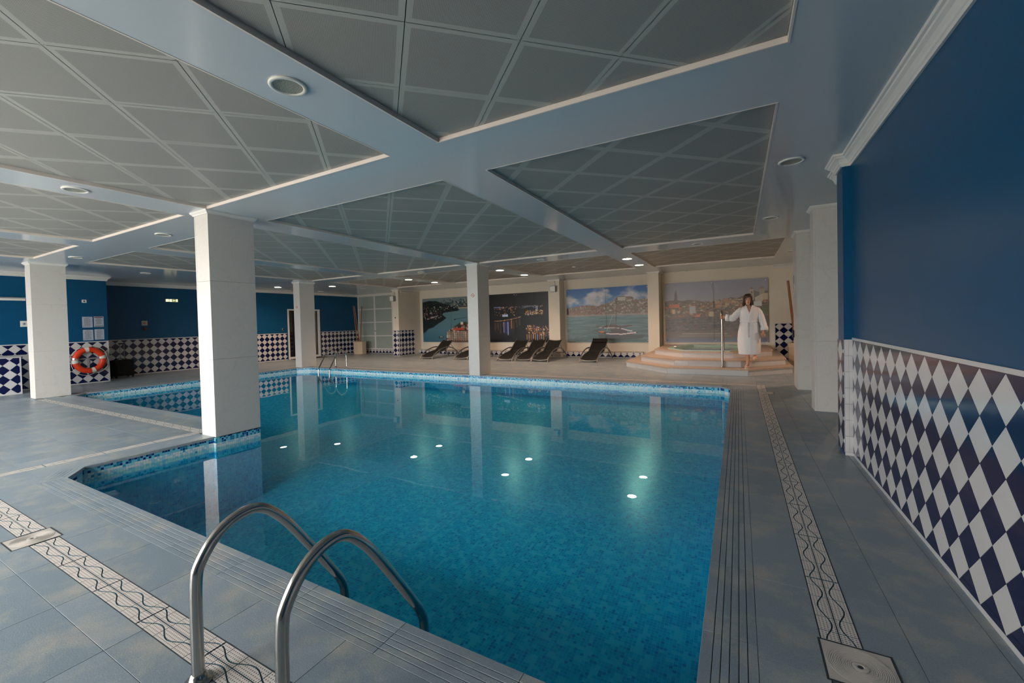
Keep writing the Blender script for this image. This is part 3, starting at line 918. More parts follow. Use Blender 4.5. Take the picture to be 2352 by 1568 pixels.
# ------------------------------------------------------------------ cornices
PROF = [(0, -.105), (.014, -.105), (.018, -.088), (.026, -.082), (.030, -.066), (.044, -.046), (.062, -.034), (.066, -.022), (.080, -.018), (.084, 0)]
def cornice(name, path, prof=PROF, z=CEIL, closed=False, m='white_paint', parent=None):
    P = [Vector((x, y)) for x, y in path]; n = len(P)
    rows = []
    for i in range(n):
        def nrm(a, b):
            d = (b - a).normalized(); return Vector((-d.y, d.x))
        ns = []
        if closed or i > 0: ns.append(nrm(P[i - 1], P[i]))
        if closed or i < n - 1: ns.append(nrm(P[i], P[(i + 1) % n]))
        if len(ns) == 2:
            a = ns[0] + ns[1]
            s = a / (a.dot(ns[0])) if abs(a.dot(ns[0])) > 1e-6 else ns[0]
        else: s = ns[0]
        rows.append([(P[i].x + s.x * o, P[i].y + s.y * o, z + h) for o, h in prof])
    mb = MB(); k = len(prof)
    for i in range(n if closed else n - 1):
        a, b = rows[i], rows[(i + 1) % n]
        mb.add(a + b, [(j, k + j, k + j + 1, j + 1) for j in range(k - 1)])
    if not closed:
        for r in (rows[0], rows[-1]): mb.add(r + [(r[0][0], r[0][1], z)], [tuple(range(k + 1))])
    return mb.build(name, m, parent)
struct(cornice('trim_1', [(.93, -2.4), (.93, 5.08), (.86, 5.08), (.86, 5.33), (.93, 5.33), (.93, 5.75)]))
struct(cornice('trim_2', [(-16.15, 14.68), (-16.15, 4.8), (-14.85, 4.8), (-14.85, -2.4)]))
SMALL = [(0, -.05), (.012, -.05), (.016, -.035), (.03, -.02), (.034, 0)]
struct(cornice('trim_3', [(3.6, 14.9), (.9, 14.9)], [(a, b) for a, b in PROF]))
struct(cornice('trim_4', [(-5.6, 14.9), (-5.6, 14.4), (-6.03, 14.4), (-6.03, 14.9)], SMALL))
struct(cornice('trim_5', [(-2.2, 14.9), (-2.2, 14.28), (-2.54, 14.28), (-2.54, 14.9)], SMALL))
struct(cornice('trim_6', [(-12.45, 14.9), (-12.45, 13.5), (-12.78, 13.5), (-12.78, 14.68), (-13.86, 14.68)], SMALL))

# ------------------------------------------------------------------ columns
def column(x0, x1, y0, y1, label, zs=(0, .965, 1.94)):
    c = thing('column', label, 'column', ((x0 + x1) / 2, (y0 + y1) / 2, 0))
    a, b = (x1 - x0) / 2, (y1 - y0) / 2; t = .022; g = .0012
    mb = MB(); mb.box(-a + t, a - t, -b + t, b - t, 0, CEIL); mb.build('core', 'grout', c)
    zz = list(zs) + [CEIL - .002]
    for i in range(3):
        z0, z1 = zz[i] + g, zz[i + 1] - g
        for (q) in ((-a, -a + t, -b, b, z0, z1), (a - t, a, -b, b, z0, z1), (-a + t + g, a - t - g, -b + .001, -b + t, z0, z1), (-a + t + g, a - t - g, b - t, b - .001, z0, z1)):
            mb = MB(); mb.box(*q); mb.build('marble_slab', 'marble', c)
    o = cornice('capital', [(-a, -b), (-a, b), (a, b), (a, -b)], [(0, -.045), (.010, -.045), (.014, -.034), (.028, -.020), (.034, -.014), (.036, 0)], CEIL, True, parent=c)
    return c
column(-5.98, -5.66, 2.82, 3.385, 'nearest and widest white marble column, standing on the pool edge corner')
column(-12.90, -12.57, 2.87, 3.40, 'white marble column on the left deck beside the orange lifebuoy')
column(-5.98, -5.665, 9.0, 9.55, 'white marble column at the far pool edge in front of the loungers')
column(-12.84, -12.52, 8.94, 9.49, 'white marble column at the far left pool corner before the dark door')
column(.90, 1.22, 7.21, 7.50, 'pale marble column just beyond the end of the tiled right wall')
column(.90, 1.22, 9.16, 9.70, 'pale marble column behind another one, beside the whirlpool steps')
# ================================================================== THINGS
# ------------------------------------------------------------------ whirlpool
S1 = [(-2.75, 12.1), (-1.5, 10.8), (.16, 10.8), (1.05, 11.73), (1.05, 14.88), (-2.18, 14.88), (-2.18, 14.26), (-2.75, 14.26)]
S2 = [(-2.35, 12.15), (-1.39, 11.22), (.03, 11.22), (.95, 12.13), (.95, 14.88), (-2.18, 14.88), (-2.18, 14.26), (-2.35, 14.26)]
S3 = [(-2.08, 12.75), (-1.265, 11.85), (-.126, 11.85), (.72, 12.75), (.72, 14.88), (-2.08, 14.88)]
wpool = thing('whirlpool_platform', 'stepped octagonal whirlpool platform with white riser tiles and peach treads', 'whirlpool', (0, 0, 0))
def grow(poly, d):
    cx = sum(p[0] for p in poly) / len(poly); cy = sum(p[1] for p in poly) / len(poly)
    P = [Vector(p) for p in poly]; out = []
    n = len(P)
    for i in range(n):
        d1 = (P[i] - P[i - 1]).normalized(); d2 = (P[(i + 1) % n] - P[i]).normalized()
        n1, n2 = Vector((d1.y, -d1.x)), Vector((d2.y, -d2.x))
        a = n1 + n2; s = a / a.dot(n1)
        q = P[i] + s * d
        out.append((q.x, min(q.y, 14.88 if q.x > -2.19 else 14.27)))
    return out
for k, poly in enumerate((S1, S2, S3)):
    z0 = .15 * k; z1 = z0 + .12
    mb = MB()
    n = len(poly)
    v = [(x, y, z0) for x, y in poly] + [(x, y, z1) for x, y in poly]
    mb.add(v, [(i, (i + 1) % n, n + (i + 1) % n, n + i) for i in range(n)])
    st = mb.build('step', 'grout', wpool)
    for i in (n - 1, 0, 1, 2, 3):
        a, b = Vector(poly[i]), Vector(poly[(i + 1) % n])
        if i == n - 1: a = Vector((a.x, min(a.y, 13.2)))
        if i == 3: b = Vector((b.x, min(b.y, 13.2)))
        d = (b - a); L = d.length; d.normalize(); nr = Vector((d.y, -d.x))
        m = max(1, round(L / .152)); w = L / m
        mb = MB(); mb.slab([(d.x * .001, d.y * .001, 0), (d.x * (w - .001), d.y * (w - .001), 0), (d.x * (w - .001), d.y * (w - .001), z1 - z0 - .002), (d.x * .001, d.y * .001, z1 - z0 - .002)], (nr.x, nr.y, 0), .008)
        me = mb.mesh('riser_tile', ['white_tile'])
        for j in range(m): link('riser_tile', me, st, (a.x + d.x * w * j, a.y + d.y * w * j, z0 + .001))
    if k < 2:
        mb = MB(); mb.prism(grow(poly, .025), z1, z1 + .03); mb.build('tread', 'tread_stone', wpool)
OUT = [(-2.08, 12.75), (-1.265, 11.85), (-.126, 11.85), (.72, 12.75), (.72, 13.85), (.72, 14.88), (-2.08, 14.88), (-2.08, 13.85)]
INN = [(-1.72, 12.85), (-1.28, 12.05), (-.22, 12.05), (.22, 12.85), (.22, 13.85), (-.22, 14.6), (-1.28, 14.6), (-1.72, 13.85)]
OG = [(x + (.025 if x > .5 else -.025 if x < -2 else 0), y - (.025 if y < 12 else 0)) for x, y in OUT]
mb = MB()
v = [(x, y, .42) for x, y in OG] + [(x, y, .45) for x, y in OG] + [(x, y, .45) for x, y in INN] + [(x, y, .42) for x, y in INN]
fs = []
for i in range(8):
    j = (i + 1) % 8
    fs += [(i, j, 8 + j, 8 + i), (8 + i, 8 + j, 16 + j, 16 + i), (16 + i, 16 + j, 24 + j, 24 + i), (24 + i, 24 + j, j, i)]
mb.add(v, fs); mb.build('tread', 'tread_stone', wpool)
def scl(poly, s, c=(-.75, 13.3)): return [((x - c[0]) * s + c[0], (y - c[1]) * s + c[1]) for x, y in poly]
mb = MB()
prof = [(1.035, .452), (1.035, .474), (1.0, .478), (.93, .474), (.90, .455), (.87, .40), (.84, .315)]
rr = [[(x, y, z) for x, y in scl(INN, s)] for s, z in prof]
mb.rings(rr, cap0=False, cap1=True, smooth=False)
mb.build('tub_shell', 'tub', wpool)
mb = MB(); mb.add([(x, y, .425) for x, y in scl(INN, .885)], [tuple(range(8))])
tag(mb.build('tub_water', 'tub_water'), 'pale green water inside the whirlpool tub', 'water', kind='stuff')
mb = MB(); mb.lathe([(0, .0), (.05, .0), (.05, .02), (.03, .035), (0, .04)], 14, 0, (-1.60, 13.2, .476)); mb.build('air_knob', 'white_plastic', wpool)

# handrail of the whirlpool steps
hr = thing('handrail', 'tall stainless steel handrail arching over the whirlpool steps', 'handrail', (-.342, 11.12, .15))
mb = MB(); mb.tube(smooth_path([(0, 0, 0), (0, 0, .5), (0, 0, 1.1), (0, .03, 1.24), (0, .14, 1.31), (0, .30, 1.27), (0, .55, 1.02), (0, .85, .70), (0, .915, .58), (0, .92, .32)], 6), .023, 12)
mb.build('rail', 'steel', hr)
mb = MB(); mb.lathe([(.023, .03), (.03, .012), (.052, .010), (.052, 0), (0, 0)], 20); mb.build('floor_flange', 'steel', hr)
mb = MB(); mb.lathe([(.023, .03), (.03, .012), (.045, .010), (.045, 0), (0, 0)], 20, 0, (0, .92, .302)); mb.build('floor_flange', 'steel', hr)

# ------------------------------------------------------------------ pool ladders
def ladder(name, label, x, y, flip, span, sep, r=.0215):
    """two bent rails; local +y points from the deck posts to the water"""
    L = thing(name, label, 'pool ladder', (x, y, 0), math.pi if flip else 0)
    k = span / .69
    prof = [(0, 0), (0, .20), (.004, .38), (.022, .448), (.085, .53), (.17, .573), (.262, .566), (.355, .487), (.46, .345), (.625, .10), (.672, .02), (.69, -.06), (.69, -.30), (.69, -.85)]
    for s in (-1, 1):
        pts = [(s * sep / 2, a * k, b) for a, b in prof]
        mb = MB(); mb.tube(smooth_path(pts, 6), r, 16); mb.build('rail', 'steel', L)
        mb = MB(); mb.lathe([(r, .035), (r + .006, .03), (r + .010, .008), (r + .026, .006), (r + .026, 0), (0, 0)], 24, 0, (s * sep / 2, 0, 0)); mb.build('floor_flange', 'steel', L)
    for i in range(3):
        mb = MB(); mb.bbox(-sep / 2 + r, sep / 2 - r, .66 * k, .74 * k, -.36 - i * .22, -.335 - i * .22, .006); mb.build('rung', 'steel', L)
ladder('pool_ladder', 'large stainless pool ladder rails in the foreground', -1.55, .81, False, .69, .53)
ladder('pool_ladder', 'distant stainless pool ladder at the far left pool edge', -11.215, 9.42, True, .66, .51)

# ------------------------------------------------------------------ murals
rng = np.random.RandomState(3)
GW, GH = 240, 150
UU, VV = np.meshgrid((np.arange(GW) + .5) / GW, (np.arange(GH) + .5) / GH)
def vnoise(fx, fy, seed):
    r = np.random.RandomState(seed); g = r.rand(int(fy) + 3, int(fx) + 3)
    x, y = UU * fx, VV * fy; i, j = x.astype(int), y.astype(int); a, b = x - i, y - j
    a, b = a * a * (3 - 2 * a), b * b * (3 - 2 * b)
    return (g[j, i] * (1 - a) + g[j, i + 1] * a) * (1 - b) + (g[j + 1, i] * (1 - a) + g[j + 1, i + 1] * a) * b
def fbm(fx, fy, seed, o=4):
    t = 0; w = 1; s = 0
    for k in range(o):
        t = t + w * vnoise(fx * 2 ** k, fy * 2 ** k, seed + k); s += w; w *= .5
    return t / s
class Pic:
    def __init__(self, c): self.a = np.ones((GH, GW, 3)) * np.array(c, float)
    def grad(self, c0, c1, v0=0, v1=1):
        t = np.clip((VV - v0) / (v1 - v0), 0, 1)[..., None]; m = (VV >= v0) & (VV <= v1)
        g = np.array(c0) * (1 - t) + np.array(c1) * t; self.a[m] = g[m]
    def put(self, m, c, al=1.0):
        self.a[m] = self.a[m] * (1 - al) + np.array(c, float) * al
    def rect(self, u0, u1, v0, v1, c, al=1.0): self.put((UU >= u0) & (UU <= u1) & (VV >= v0) & (VV <= v1), c, al)
    def poly(self, pts, c, al=1.0):
        m = np.zeros((GH, GW), bool); n = len(pts)
        for i in range(n):
            (x0, y0), (x1, y1) = pts[i], pts[(i + 1) % n]
            if abs(y1 - y0) < 1e-9: continue
            m ^= ((y0 > VV) != (y1 > VV)) & (UU < (x1 - x0) * (VV - y0) / (y1 - y0) + x0)
        self.put(m, c, al); return m
    def dots(self, n, u0, u1, v0, v1, cols, su=.004, sv=.006, seed=0, mask=None):
        r = np.random.RandomState(seed)
        for k in range(n):
            u, v = r.uniform(u0, u1), r.uniform(v0, v1)
            if mask is not None and not mask[min(GH - 1, int(v * GH)), min(GW - 1, int(u * GW))]: continue
            a, b = su * r.uniform(.5, 1.6), sv * r.uniform(.5, 1.6)
            self.rect(u - a, u + a, v - b, v + b, cols[r.randint(len(cols))], r.uniform(.6, 1))
    def line(self, pts, w, c, al=1.0):
        for i in range(len(pts) - 1):
            (x0, y0), (x1, y1) = pts[i], pts[i + 1]
            dx, dy = x1 - x0, y1 - y0; L2 = dx * dx + dy * dy
            t = np.clip(((UU - x0) * dx + (VV - y0) * dy) / L2, 0, 1)
            d = np.hypot((UU - x0 - t * dx) * 1.6, VV - y0 - t * dy)
            self.put(d < w, c, al)
def pic_day():
    P = Pic((96, 128, 134)); P.grad((118, 134, 138), (104, 122, 128), 0, .12)
    P.grad((112, 140, 146), (78, 122, 138), .12, .8); P.grad((86, 128, 142), (60, 104, 128), .7, 1)
    P.rect(.25, 1, .11, .26, (52, 72, 78)); P.dots(160, .3, 1, .06, .2, [(70, 92, 100), (130, 138, 134), (44, 60, 66), (160, 160, 150)], .008, .016, 1)
    P.dots(60, .5, 1, .16, .25, [(190, 184, 168), (120, 118, 104), (60, 66, 60)], .01, .012, 2)
    P.rect(.62, .98, .235, .262, (176, 164, 138))
    P.line([(.84, .10), (.97, .24)], .012, (196, 184, 156)); P.line([(.93, .10), (.93, .2)], .006, (170, 176, 170)); P.line([(.88, .09), (1, .08)], .01, (60, 80, 92))
    hill = P.poly([(0, .09), (.12, .06), (.25, .07), (.34, .12), (.5, .19), (.6, .25), (.64, .29), (.6, .31), (.38, .34), (.35, .38), (.42, .46), (.36, .52), (.28, .58), (.18, .67), (.1, .7), (.04, .78), (0, .8)], (22, 32, 34))
    n = fbm(14, 12, 30); P.put(hill & (n > .55), (36, 46, 42)); P.put(hill & (VV > .52), (24, 40, 44), .6)
    P.dots(34, .02, .55, .2, .3, [(214, 210, 200), (150, 120, 100)], .007, .009, 5, hill); P.dots(60, .02, .36, .3, .5, [(120, 82, 74), (170, 150, 140), (80, 50, 46), (200, 196, 190)], .009, .010, 6, hill)
    P.rect(.54, .575, .485, .505, (20, 30, 34)); P.line([(.58, .49), (.75, .46)], .006, (60, 92, 100)); P.rect(.28, .36, .87, .91, (46, 62, 66)); P.rect(.30, .345, .875, .89, (170, 170, 160))
    b = P.poly([(.41, 1), (.43, .76), (.5, .72), (.56, .64), (.66, .57), (.74, .58), (.8, .53), (.9, .5), (.97, .4), (1, .4), (1, 1)], (92, 76, 70))
    P.poly([(.54, .66), (.64, .57), (.74, .55), (.76, .64)], (56, 72, 52))
    P.dots(170, .42, 1, .5, .98, [(206, 198, 184), (84, 44, 42), (60, 48, 48), (176, 160, 142), (116, 62, 54), (224, 216, 206)], .018, .026, 8, b)
    P.poly([(.49, .73), (.54, .69), (.70, .69), (.71, .735)], (188, 78, 58)); P.rect(.43, .92, .76, .98, (190, 180, 164), .55)
    for i in range(13):
        for j in range(5): P.rect(.445 + i * .037, .458 + i * .037, .785 + j * .041, .806 + j * .041, (70, 58, 54), .8)
    return P.a
def pic_night():
    P = Pic((16, 16, 20)); P.grad((12, 12, 16), (22, 18, 20), 0, .28); P.put((UU > .7) & (VV < .7), (30, 30, 34), .5)
    U = lambda x: .18 + .82 * x
    am = [(240, 170, 90), (255, 205, 140), (214, 120, 66), (250, 226, 190)]
    P.dots(80, U(.1), U(.85), .265, .315, [(190, 180, 190), (150, 110, 120), (220, 170, 150)], .004, .006, 11)
    P.rect(U(0), U(.13), .265, .285, (150, 165, 220), .8)
    P.line([(U(.5), .31), (U(.58), .29), (U(.66), .28), (U(.73), .31)], .008, (100, 112, 130)); P.line([(U(.5), .275), (U(.75), .27)], .006, (128, 128, 140))
    P.rect(U(.735), U(.765), .28, .37, (196, 206, 236)); P.rect(U(.744), U(.757), .295, .36, (30, 32, 40))
    P.dots(90, U(.55), U(.86), .36, .45, am + [(200, 190, 210)], .006, .008, 12)
    P.rect(U(.15), U(.255), .43, .47, (200, 214, 250)); P.dots(40, U(0), U(.4), .3, .45, am, .004, .006, 13)
    for k in range(30):
        t = k / 29; u = U(.01 + .46 * t); v = .565 - .075 * t * t
        P.rect(u - .005, u + .005, v - .012, v + .004, am[k % 4], .8)
        if k % 3 != 2: P.rect(u - .005, u + .004, v + .03, v + .03 + rng.uniform(.06, .24), am[k % 3], .28)
    P.rect(U(.17), U(.27), .58, .82, (60, 70, 170), .55); P.rect(U(.17), U(.18), .58, .8, (240, 200, 210), .8); P.rect(U(.245), U(.256), .58, .85, (190, 205, 255), .85); P.rect(U(.31), U(.325), .55, .72, (224, 140, 80), .8)
    b = P.poly([(U(.56), .68), (U(.66), .64), (U(.8), .70), (1, .66), (1, .93), (U(.85), .86), (U(.62), .82), (U(.56), .82)], (40, 26, 22))
    P.dots(520, U(.56), 1, .62, .92, am + [(120, 60, 40), (30, 22, 22), (30, 22, 22), (60, 34, 26), (90, 90, 160)], .006, .008, 14, b)
    for k in range(9):
        u = U(.57 + k * .035); P.rect(u, u + .012, .84, rng.uniform(.93, .99), am[k % 4] if k != 5 else (170, 190, 255), .75)
    return P.a
def pic_boats():
    P = Pic((120, 140, 150)); sky = fbm(5, 4.5, 40, 5) - .15 * np.abs(VV - .18)
    P.grad((58, 104, 164), (112, 150, 192), 0, .42)
    c = np.clip((sky - .47) * 6, 0, 1)[..., None] * (VV < .43)[..., None]
    P.a = P.a * (1 - c) + np.array((206, 204, 210)) * c * (.86 + .2 * fbm(9, 8, 44)[..., None])  + 0
    P.a = np.clip(P.a, 0, 255)
    city = P.poly([(0, .36), (.1, .34), (.25, .31), (.4, .34), (.48, .30), (.58, .26), (.62, .20), (.66, .18), (.8, .19), (.86, .25), (.93, .24), (1, .24), (1, .51), (0, .52)], (136, 118, 110))
    P.dots(900, 0, .5, .31, .5, [(160, 120, 108), (176, 164, 152), (120, 104, 98), (150, 96, 84), (130, 132, 116)], .006, .008, 15, city)
    P.dots(620, .45, 1, .2, .5, [(172, 162, 150), (128, 126, 108), (150, 128, 116), (104, 106, 94), (190, 184, 176)], .008, .008, 16, city)
    P.rect(.64, .73, .18, .255, (192, 186, 176)); P.rect(.64, .73, .172, .186, (120, 104, 98)); P.rect(0, 1, .49, .522, (166, 158, 146), .7)
    P.rect(0, .03, .36, .48, (70, 54, 52))
    P.grad((116, 142, 146), (84, 104, 108), .522, 1)
    w = fbm(6, 60, 50, 3); P.put((VV > .522) & (w > .56), (128, 150, 154), .5); P.put((VV > .522) & (w < .42), (84, 106, 112), .4)
    P.poly([(.40, .86), (.95, .86), (.92, .93), (.6, .97), (.42, .95)], (84, 88, 90), .8)
    P.poly([(.34, .77), (.42, .83), (.6, .87), (.8, .86), (.97, .78), (.9, .82), (.6, .83), (.45, .82)], (96, 70, 64)); P.line([(.50, .845), (.68, .855), (.84, .83)], .010, (220, 206, 210))
    P.poly([(.40, .80), (.47, .795), (.47, .825), (.43, .825)], (206, 122, 84)); P.poly([(.55, .76), (.68, .75), (.74, .80), (.74, .84), (.56, .83)], (96, 92, 94)); P.line([(.68, .755), (.76, .79), (.80, .80)], .010, (208, 200, 206))
    P.line([(.38, .70), (.44, .735), (.6, .745), (.8, .70)], .010, (110, 80, 76)); P.line([(.42, .735), (.65, .745)], .006, (206, 196, 198)); P.poly([(.44, .73), (.52, .68), (.6, .68), (.68, .72)], (112, 92, 90))
    P.line([(.62, .25), (.615, .75)], .004, (92, 76, 72)); P.line([(.12, .91), (.54, .70)], .004, (88, 84, 80)); P.line([(.24, .78), (.5, .65)], .003, (100, 98, 96))
    P.line([(.60, .5), (.60, .74)], .003, (190, 200, 206)); P.line([(.58, .5), (.5, .8)], .003, (180, 186, 190))
    return P.a
def pic_town():
    P = Pic((150, 148, 160)); P.grad((146, 148, 166), (162, 158, 162), 0, .42)
    P.poly([(0, .30), (.12, .29), (.2, .31), (.24, .29), (.33, .31), (.42, .34), (.5, .35), (.58, .32), (.66, .28), (.72, .30), (.8, .25), (.86, .22), (1, .2), (1, .95), (0, .95)], (118, 106, 98))
    P.poly([(.10, .31), (.105, .2), (.112, .14), (.118, .12), (.124, .14), (.131, .2), (.136, .31)], (112, 100, 98))
    P.dots(900, 0, 1, .33, .56, [(176, 116, 88), (150, 110, 92), (128, 112, 100), (186, 168, 140), (96, 92, 88), (104, 112, 94), (110, 100, 96), (84, 80, 78)], .011, .011, 17)
    P.dots(150, .52, .84, .31, .42, [(206, 186, 150), (190, 140, 110), (150, 130, 112), (120, 106, 96)], .012, .013, 18)
    P.poly([(.05, .36), (.15, .36), (.16, .42), (.04, .42)], (202, 114, 80)); P.rect(.26, .32, .40, .52, (176, 176, 182)); P.poly([(.30, .58), (.38, .52), (.36, .58)], (214, 126, 88)); P.rect(.46, .50, .50, .58, (190, 172, 140)); P.rect(.08, .11, .45, .52, (208, 184, 140))
    P.rect(0, 1, .585, .84, (92, 90, 92), .75); P.dots(420, 0, 1, .59, .84, [(110, 108, 106), (78, 78, 84), (122, 118, 112), (96, 100, 96), (118, 96, 92)], .014, .012, 19)
    for i in range(58):
        for j in range(5): P.rect(.03 + i * .0165, .037 + i * .0165, .62 + j * .042, .638 + j * .042, (70, 70, 78), .6)
    P.rect(0, 1, .82, .93, (112, 106, 100), .8); P.line([(.18, .86), (.62, .86)], .004, (170, 160, 148)); P.line([(.15, .895), (.66, .895)], .004, (166, 158, 146))
    P.grad((104, 110, 126), (112, 122, 146), .93, 1)
    P.rect(.835, .87, .17, .34, (182, 172, 150)); P.poly([(.83, .17), (.852, .13), (.875, .17)], (150, 118, 104)); P.poly([(.87, .18), (.93, .24), (.95, .34), (.87, .34)], (120, 114, 110)); P.rect(.92, .965, .17, .26, (164, 156, 140)); P.poly([(.915, .17), (.945, .13), (.97, .17)], (158, 128, 112))
    P.poly([(.88, .30), (.955, .24), (.95, .36), (.885, .37)], (196, 188, 168)); P.rect(.87, .94, .36, .43, (206, 204, 202)); P.rect(.95, 1, .24, .34, (190, 176, 150)); P.poly([(.93, .44), (1, .40), (1, .56), (.93, .56)], (96, 104, 78)); P.rect(.845, .858, .2, .23, (110, 100, 92))
    P.a = P.a * .74 + np.array((136, 130, 134)) * .26
    return P.a
def print_mat():
    m = bpy.data.materials.new('mural_print'); MATS['mural_print'] = m; m.use_nodes = True
    nt = m.node_tree; p = nt.nodes['Principled BSDF']; p.inputs['Roughness'].default_value = .35; p.inputs['Specular IOR Level'].default_value = .3
    at = nt.nodes.new('ShaderNodeVertexColor'); at.layer_name = 'print'
    nt.links.new(at.outputs[0], p.inputs['Base Color'])
print_mat()
def mural(label, x0, x1, z0, z1, pic, gain=1.0, y=14.878):
    t = thing('mural', label, 'mural', ((x0 + x1) / 2, y, z0), 0)
    a = np.clip(pic / 255.0, 0, 1); lin = np.where(a <= .04045, a / 12.92, ((a + .055) / 1.055) ** 2.4) * gain
    hw = (x1 - x0) / 2; H = z1 - z0
    for s in (0, 1):
        sub = lin[:, :GW // 2 + 1] if s == 0 else lin[:, GW // 2 - 1:]
        nx, nz = sub.shape[1], GH
        xa, xz = (-hw, -.003) if s == 0 else (.003, hw)
        X = np.linspace(xa, xz, nx); Z = np.linspace(H, 0, nz)
        verts = [(x, -.03, z) for z in Z for x in X]
        faces = [(j * nx + i, (j + 1) * nx + i, (j + 1) * nx + i + 1, j * nx + i + 1) for j in range(nz - 1) for i in range(nx - 1)]
        nb = len(verts)
        verts += [(xa, -.03, 0), (xz, -.03, 0), (xz, -.03, H), (xa, -.03, H), (xa, -.012, 0), (xz, -.012, 0), (xz, -.012, H), (xa, -.012, H)]
        faces += [tuple(nb + q for q in f) for f in ((0, 4, 5, 1), (1, 5, 6, 2), (2, 6, 7, 3), (3, 7, 4, 0), (4, 7, 6, 5))]
        me = bpy.data.meshes.new('print_panel'); me.from_pydata(verts, [], faces); me.materials.append(MATS['mural_print'])
        ca = me.color_attributes.new('print', 'FLOAT_COLOR', 'POINT')
        col = np.ones((len(verts), 4), np.float32); col[:nb, :3] = sub.reshape(-1, 3); col[nb:, :3] = .2
        ca.data.foreach_set('color', col.ravel()); me.update()
        link('print_panel', me, t)
    for x in (-hw + .06, -.05, .05, hw - .06):
        for z in (.06, H - .06):
            mb = MB(); mb.lathe([(.016, -.030), (.016, -.038), (.010, -.042), (0, -.042)], 12, 0, (x, 0, z), 'y'); mb.build('standoff_bolt', 'chrome', t)
            mb = MB(); mb.lathe([(.010, .021), (.010, -.012)], 8, 0, (x, 0, z), 'y'); mb.build('spacer', 'chrome', t)
mural('large daytime photo print of a teal river winding past dark hills', -12.27, -9.16, .525, 2.435, pic_day())
mural('large black night photo print of a lit riverbank and bridge', -9.13, -6.09, .525, 2.435, pic_night())
mural('large photo print of wooden boats on a river under cloudy sky', -5.50, -2.60, .53, 2.445, pic_boats(), 1.15)
mural('large hazy photo print of hillside houses and a church above the whirlpool', -2.10, .765, .535, 2.44, pic_town(), 1.35)

# ------------------------------------------------------------------ loungers
def make_lounger(headrest=False):
    r = thing('sun_lounger', 'x', 'sun lounger')
    for s in (-1, 1):
        mb = MB(); mb.tube(smooth_path([(s * .285, 0, .0), (s * .285, .07, .10), (s * .285, .24, .22), (s * .285, .52, .335), (s * .285, .88, .40), (s * .285, 1.18, .385), (s * .285, 1.48, .28), (s * .285, 1.70, .13), (s * .285, 1.83, 0)], 4), .022, 8, flat=.7)
        mb.build('arched_rail', 'aluminium', r)
    mb = MB(); mb.tube(smooth_path([(-.285, .055, .085), (-.15, .03, .062), (0, .02, .055), (.15, .03, .062), (.285, .055, .085)], 4), .016, 8); mb.build('front_bar', 'aluminium', r)
    mb = MB(); mb.tube([(-.285, 1.62, .19), (.285, 1.62, .19)], .012, 8); mb.build('rear_bar', 'aluminium', r)
    def sling(path, w, name, sag, th=.012):
        mb = MB(); n = len(path); cols = 7; vs = []
        for (y, z) in path:
            for k in range(cols):
                t = k / (cols - 1) * 2 - 1
                vs.append((t * w, y, z - sag * (1 - t * t)))
        vs += [(x, y + .004, z - th) for x, y, z in vs]
        m = n * cols; fs = []
        for i in range(n - 1):
            for k in range(cols - 1):
                a = i * cols + k
                fs += [(a, a + 1, a + cols + 1, a + cols), (m + a, m + a + cols, m + a + cols + 1, m + a + 1)]
            fs += [(i * cols, i * cols + cols, m + i * cols + cols, m + i * cols), (i * cols + cols - 1, m + i * cols + cols - 1, m + (i + 1) * cols + cols - 1, (i + 1) * cols + cols - 1)]
        for i in (0, n - 1):
            for k in range(cols - 1):
                a = i * cols + k; fs.append((a, m + a, m + a + 1, a + 1))
        mb.add(vs, fs, 0, True); return mb.build(name, 'black_mesh', r)
    seat = [(.06, .105), (.16, .145), (.32, .195), (.5, .235), (.68, .262), (.82, .28), (.93, .30)]
    back = [(.93, .30), (1.02, .36), (1.14, .45), (1.26, .54), (1.36, .61), (1.43, .655)]
    sling(seat, .245, 'seat_sling', .03); bs = sling(back, .245, 'back_sling', .028)
    for s in (-1, 1):
        mb = MB(); mb.tube([(s * .255, y, z - .006) for y, z in seat], .013, 8); mb.build('seat_frame', 'aluminium', r)
        mb = MB(); mb.tube([(s * .255, y, z - .004) for y, z in back + [(1.49, .70)]], .013, 8); mb.build('back_frame', 'aluminium', r)
        mb = MB(); mb.tube([(s * .255, .5, .228), (s * .282, .5, .325)], .010, 6); mb.tube([(s * .255, .93, .295), (s * .282, .95, .398)], .010, 6); mb.build('bracket', 'aluminium', r)
        mb = MB(); mb.tube([(s * .24, 1.24, .52), (s * .24, 1.62, .19)], .009, 6); mb.build('back_strut', 'aluminium', r)
    if headrest:
        mb = MB(); mb.rings([[(x * .24, 1.30 + y, z + .59 + .02) for x, y, z in [(-1, 0, -.05), (-1, -.03, -.03), (-1, .03, .05), (-1, .07, .08)]], [(x * .24, 1.30 + y, z + .59 + .02) for x, y, z in [(1, 0, -.05), (1, -.03, -.03), (1, .03, .05), (1, .07, .08)]]], smooth=False)
        mb.build('headrest', 'black_fabric', r)
    return r
L0 = make_lounger()
spots = [(-10.25, 12.52, 0, 'black sling lounger at the far left beside the tiled pier'),
         (-8.75, 12.62, 0, 'black sling lounger mostly hidden behind the far white column'),
         (-6.90, 12.53, 0, 'first of three black loungers side by side, nearest the far column'),
         (-6.27, 12.65, 0, 'middle one of the three black loungers side by side'),
         (-5.65, 12.61, 0, 'last of three black loungers side by side, in front of the pilaster')]
for i, (x, y, a, lb) in enumerate(spots):
    o = L0 if i == 0 else copy_tree(L0)
    o.location = (x, y, 0); o.rotation_euler = (0, 0, a); tag(o, lb, 'sun lounger', 'black sling loungers facing the pool')
o = make_lounger(True); o.location = (-4.08, 12.77, 0); tag(o, 'single black lounger standing alone left of the whirlpool steps', 'sun lounger', 'black sling loungers facing the pool')

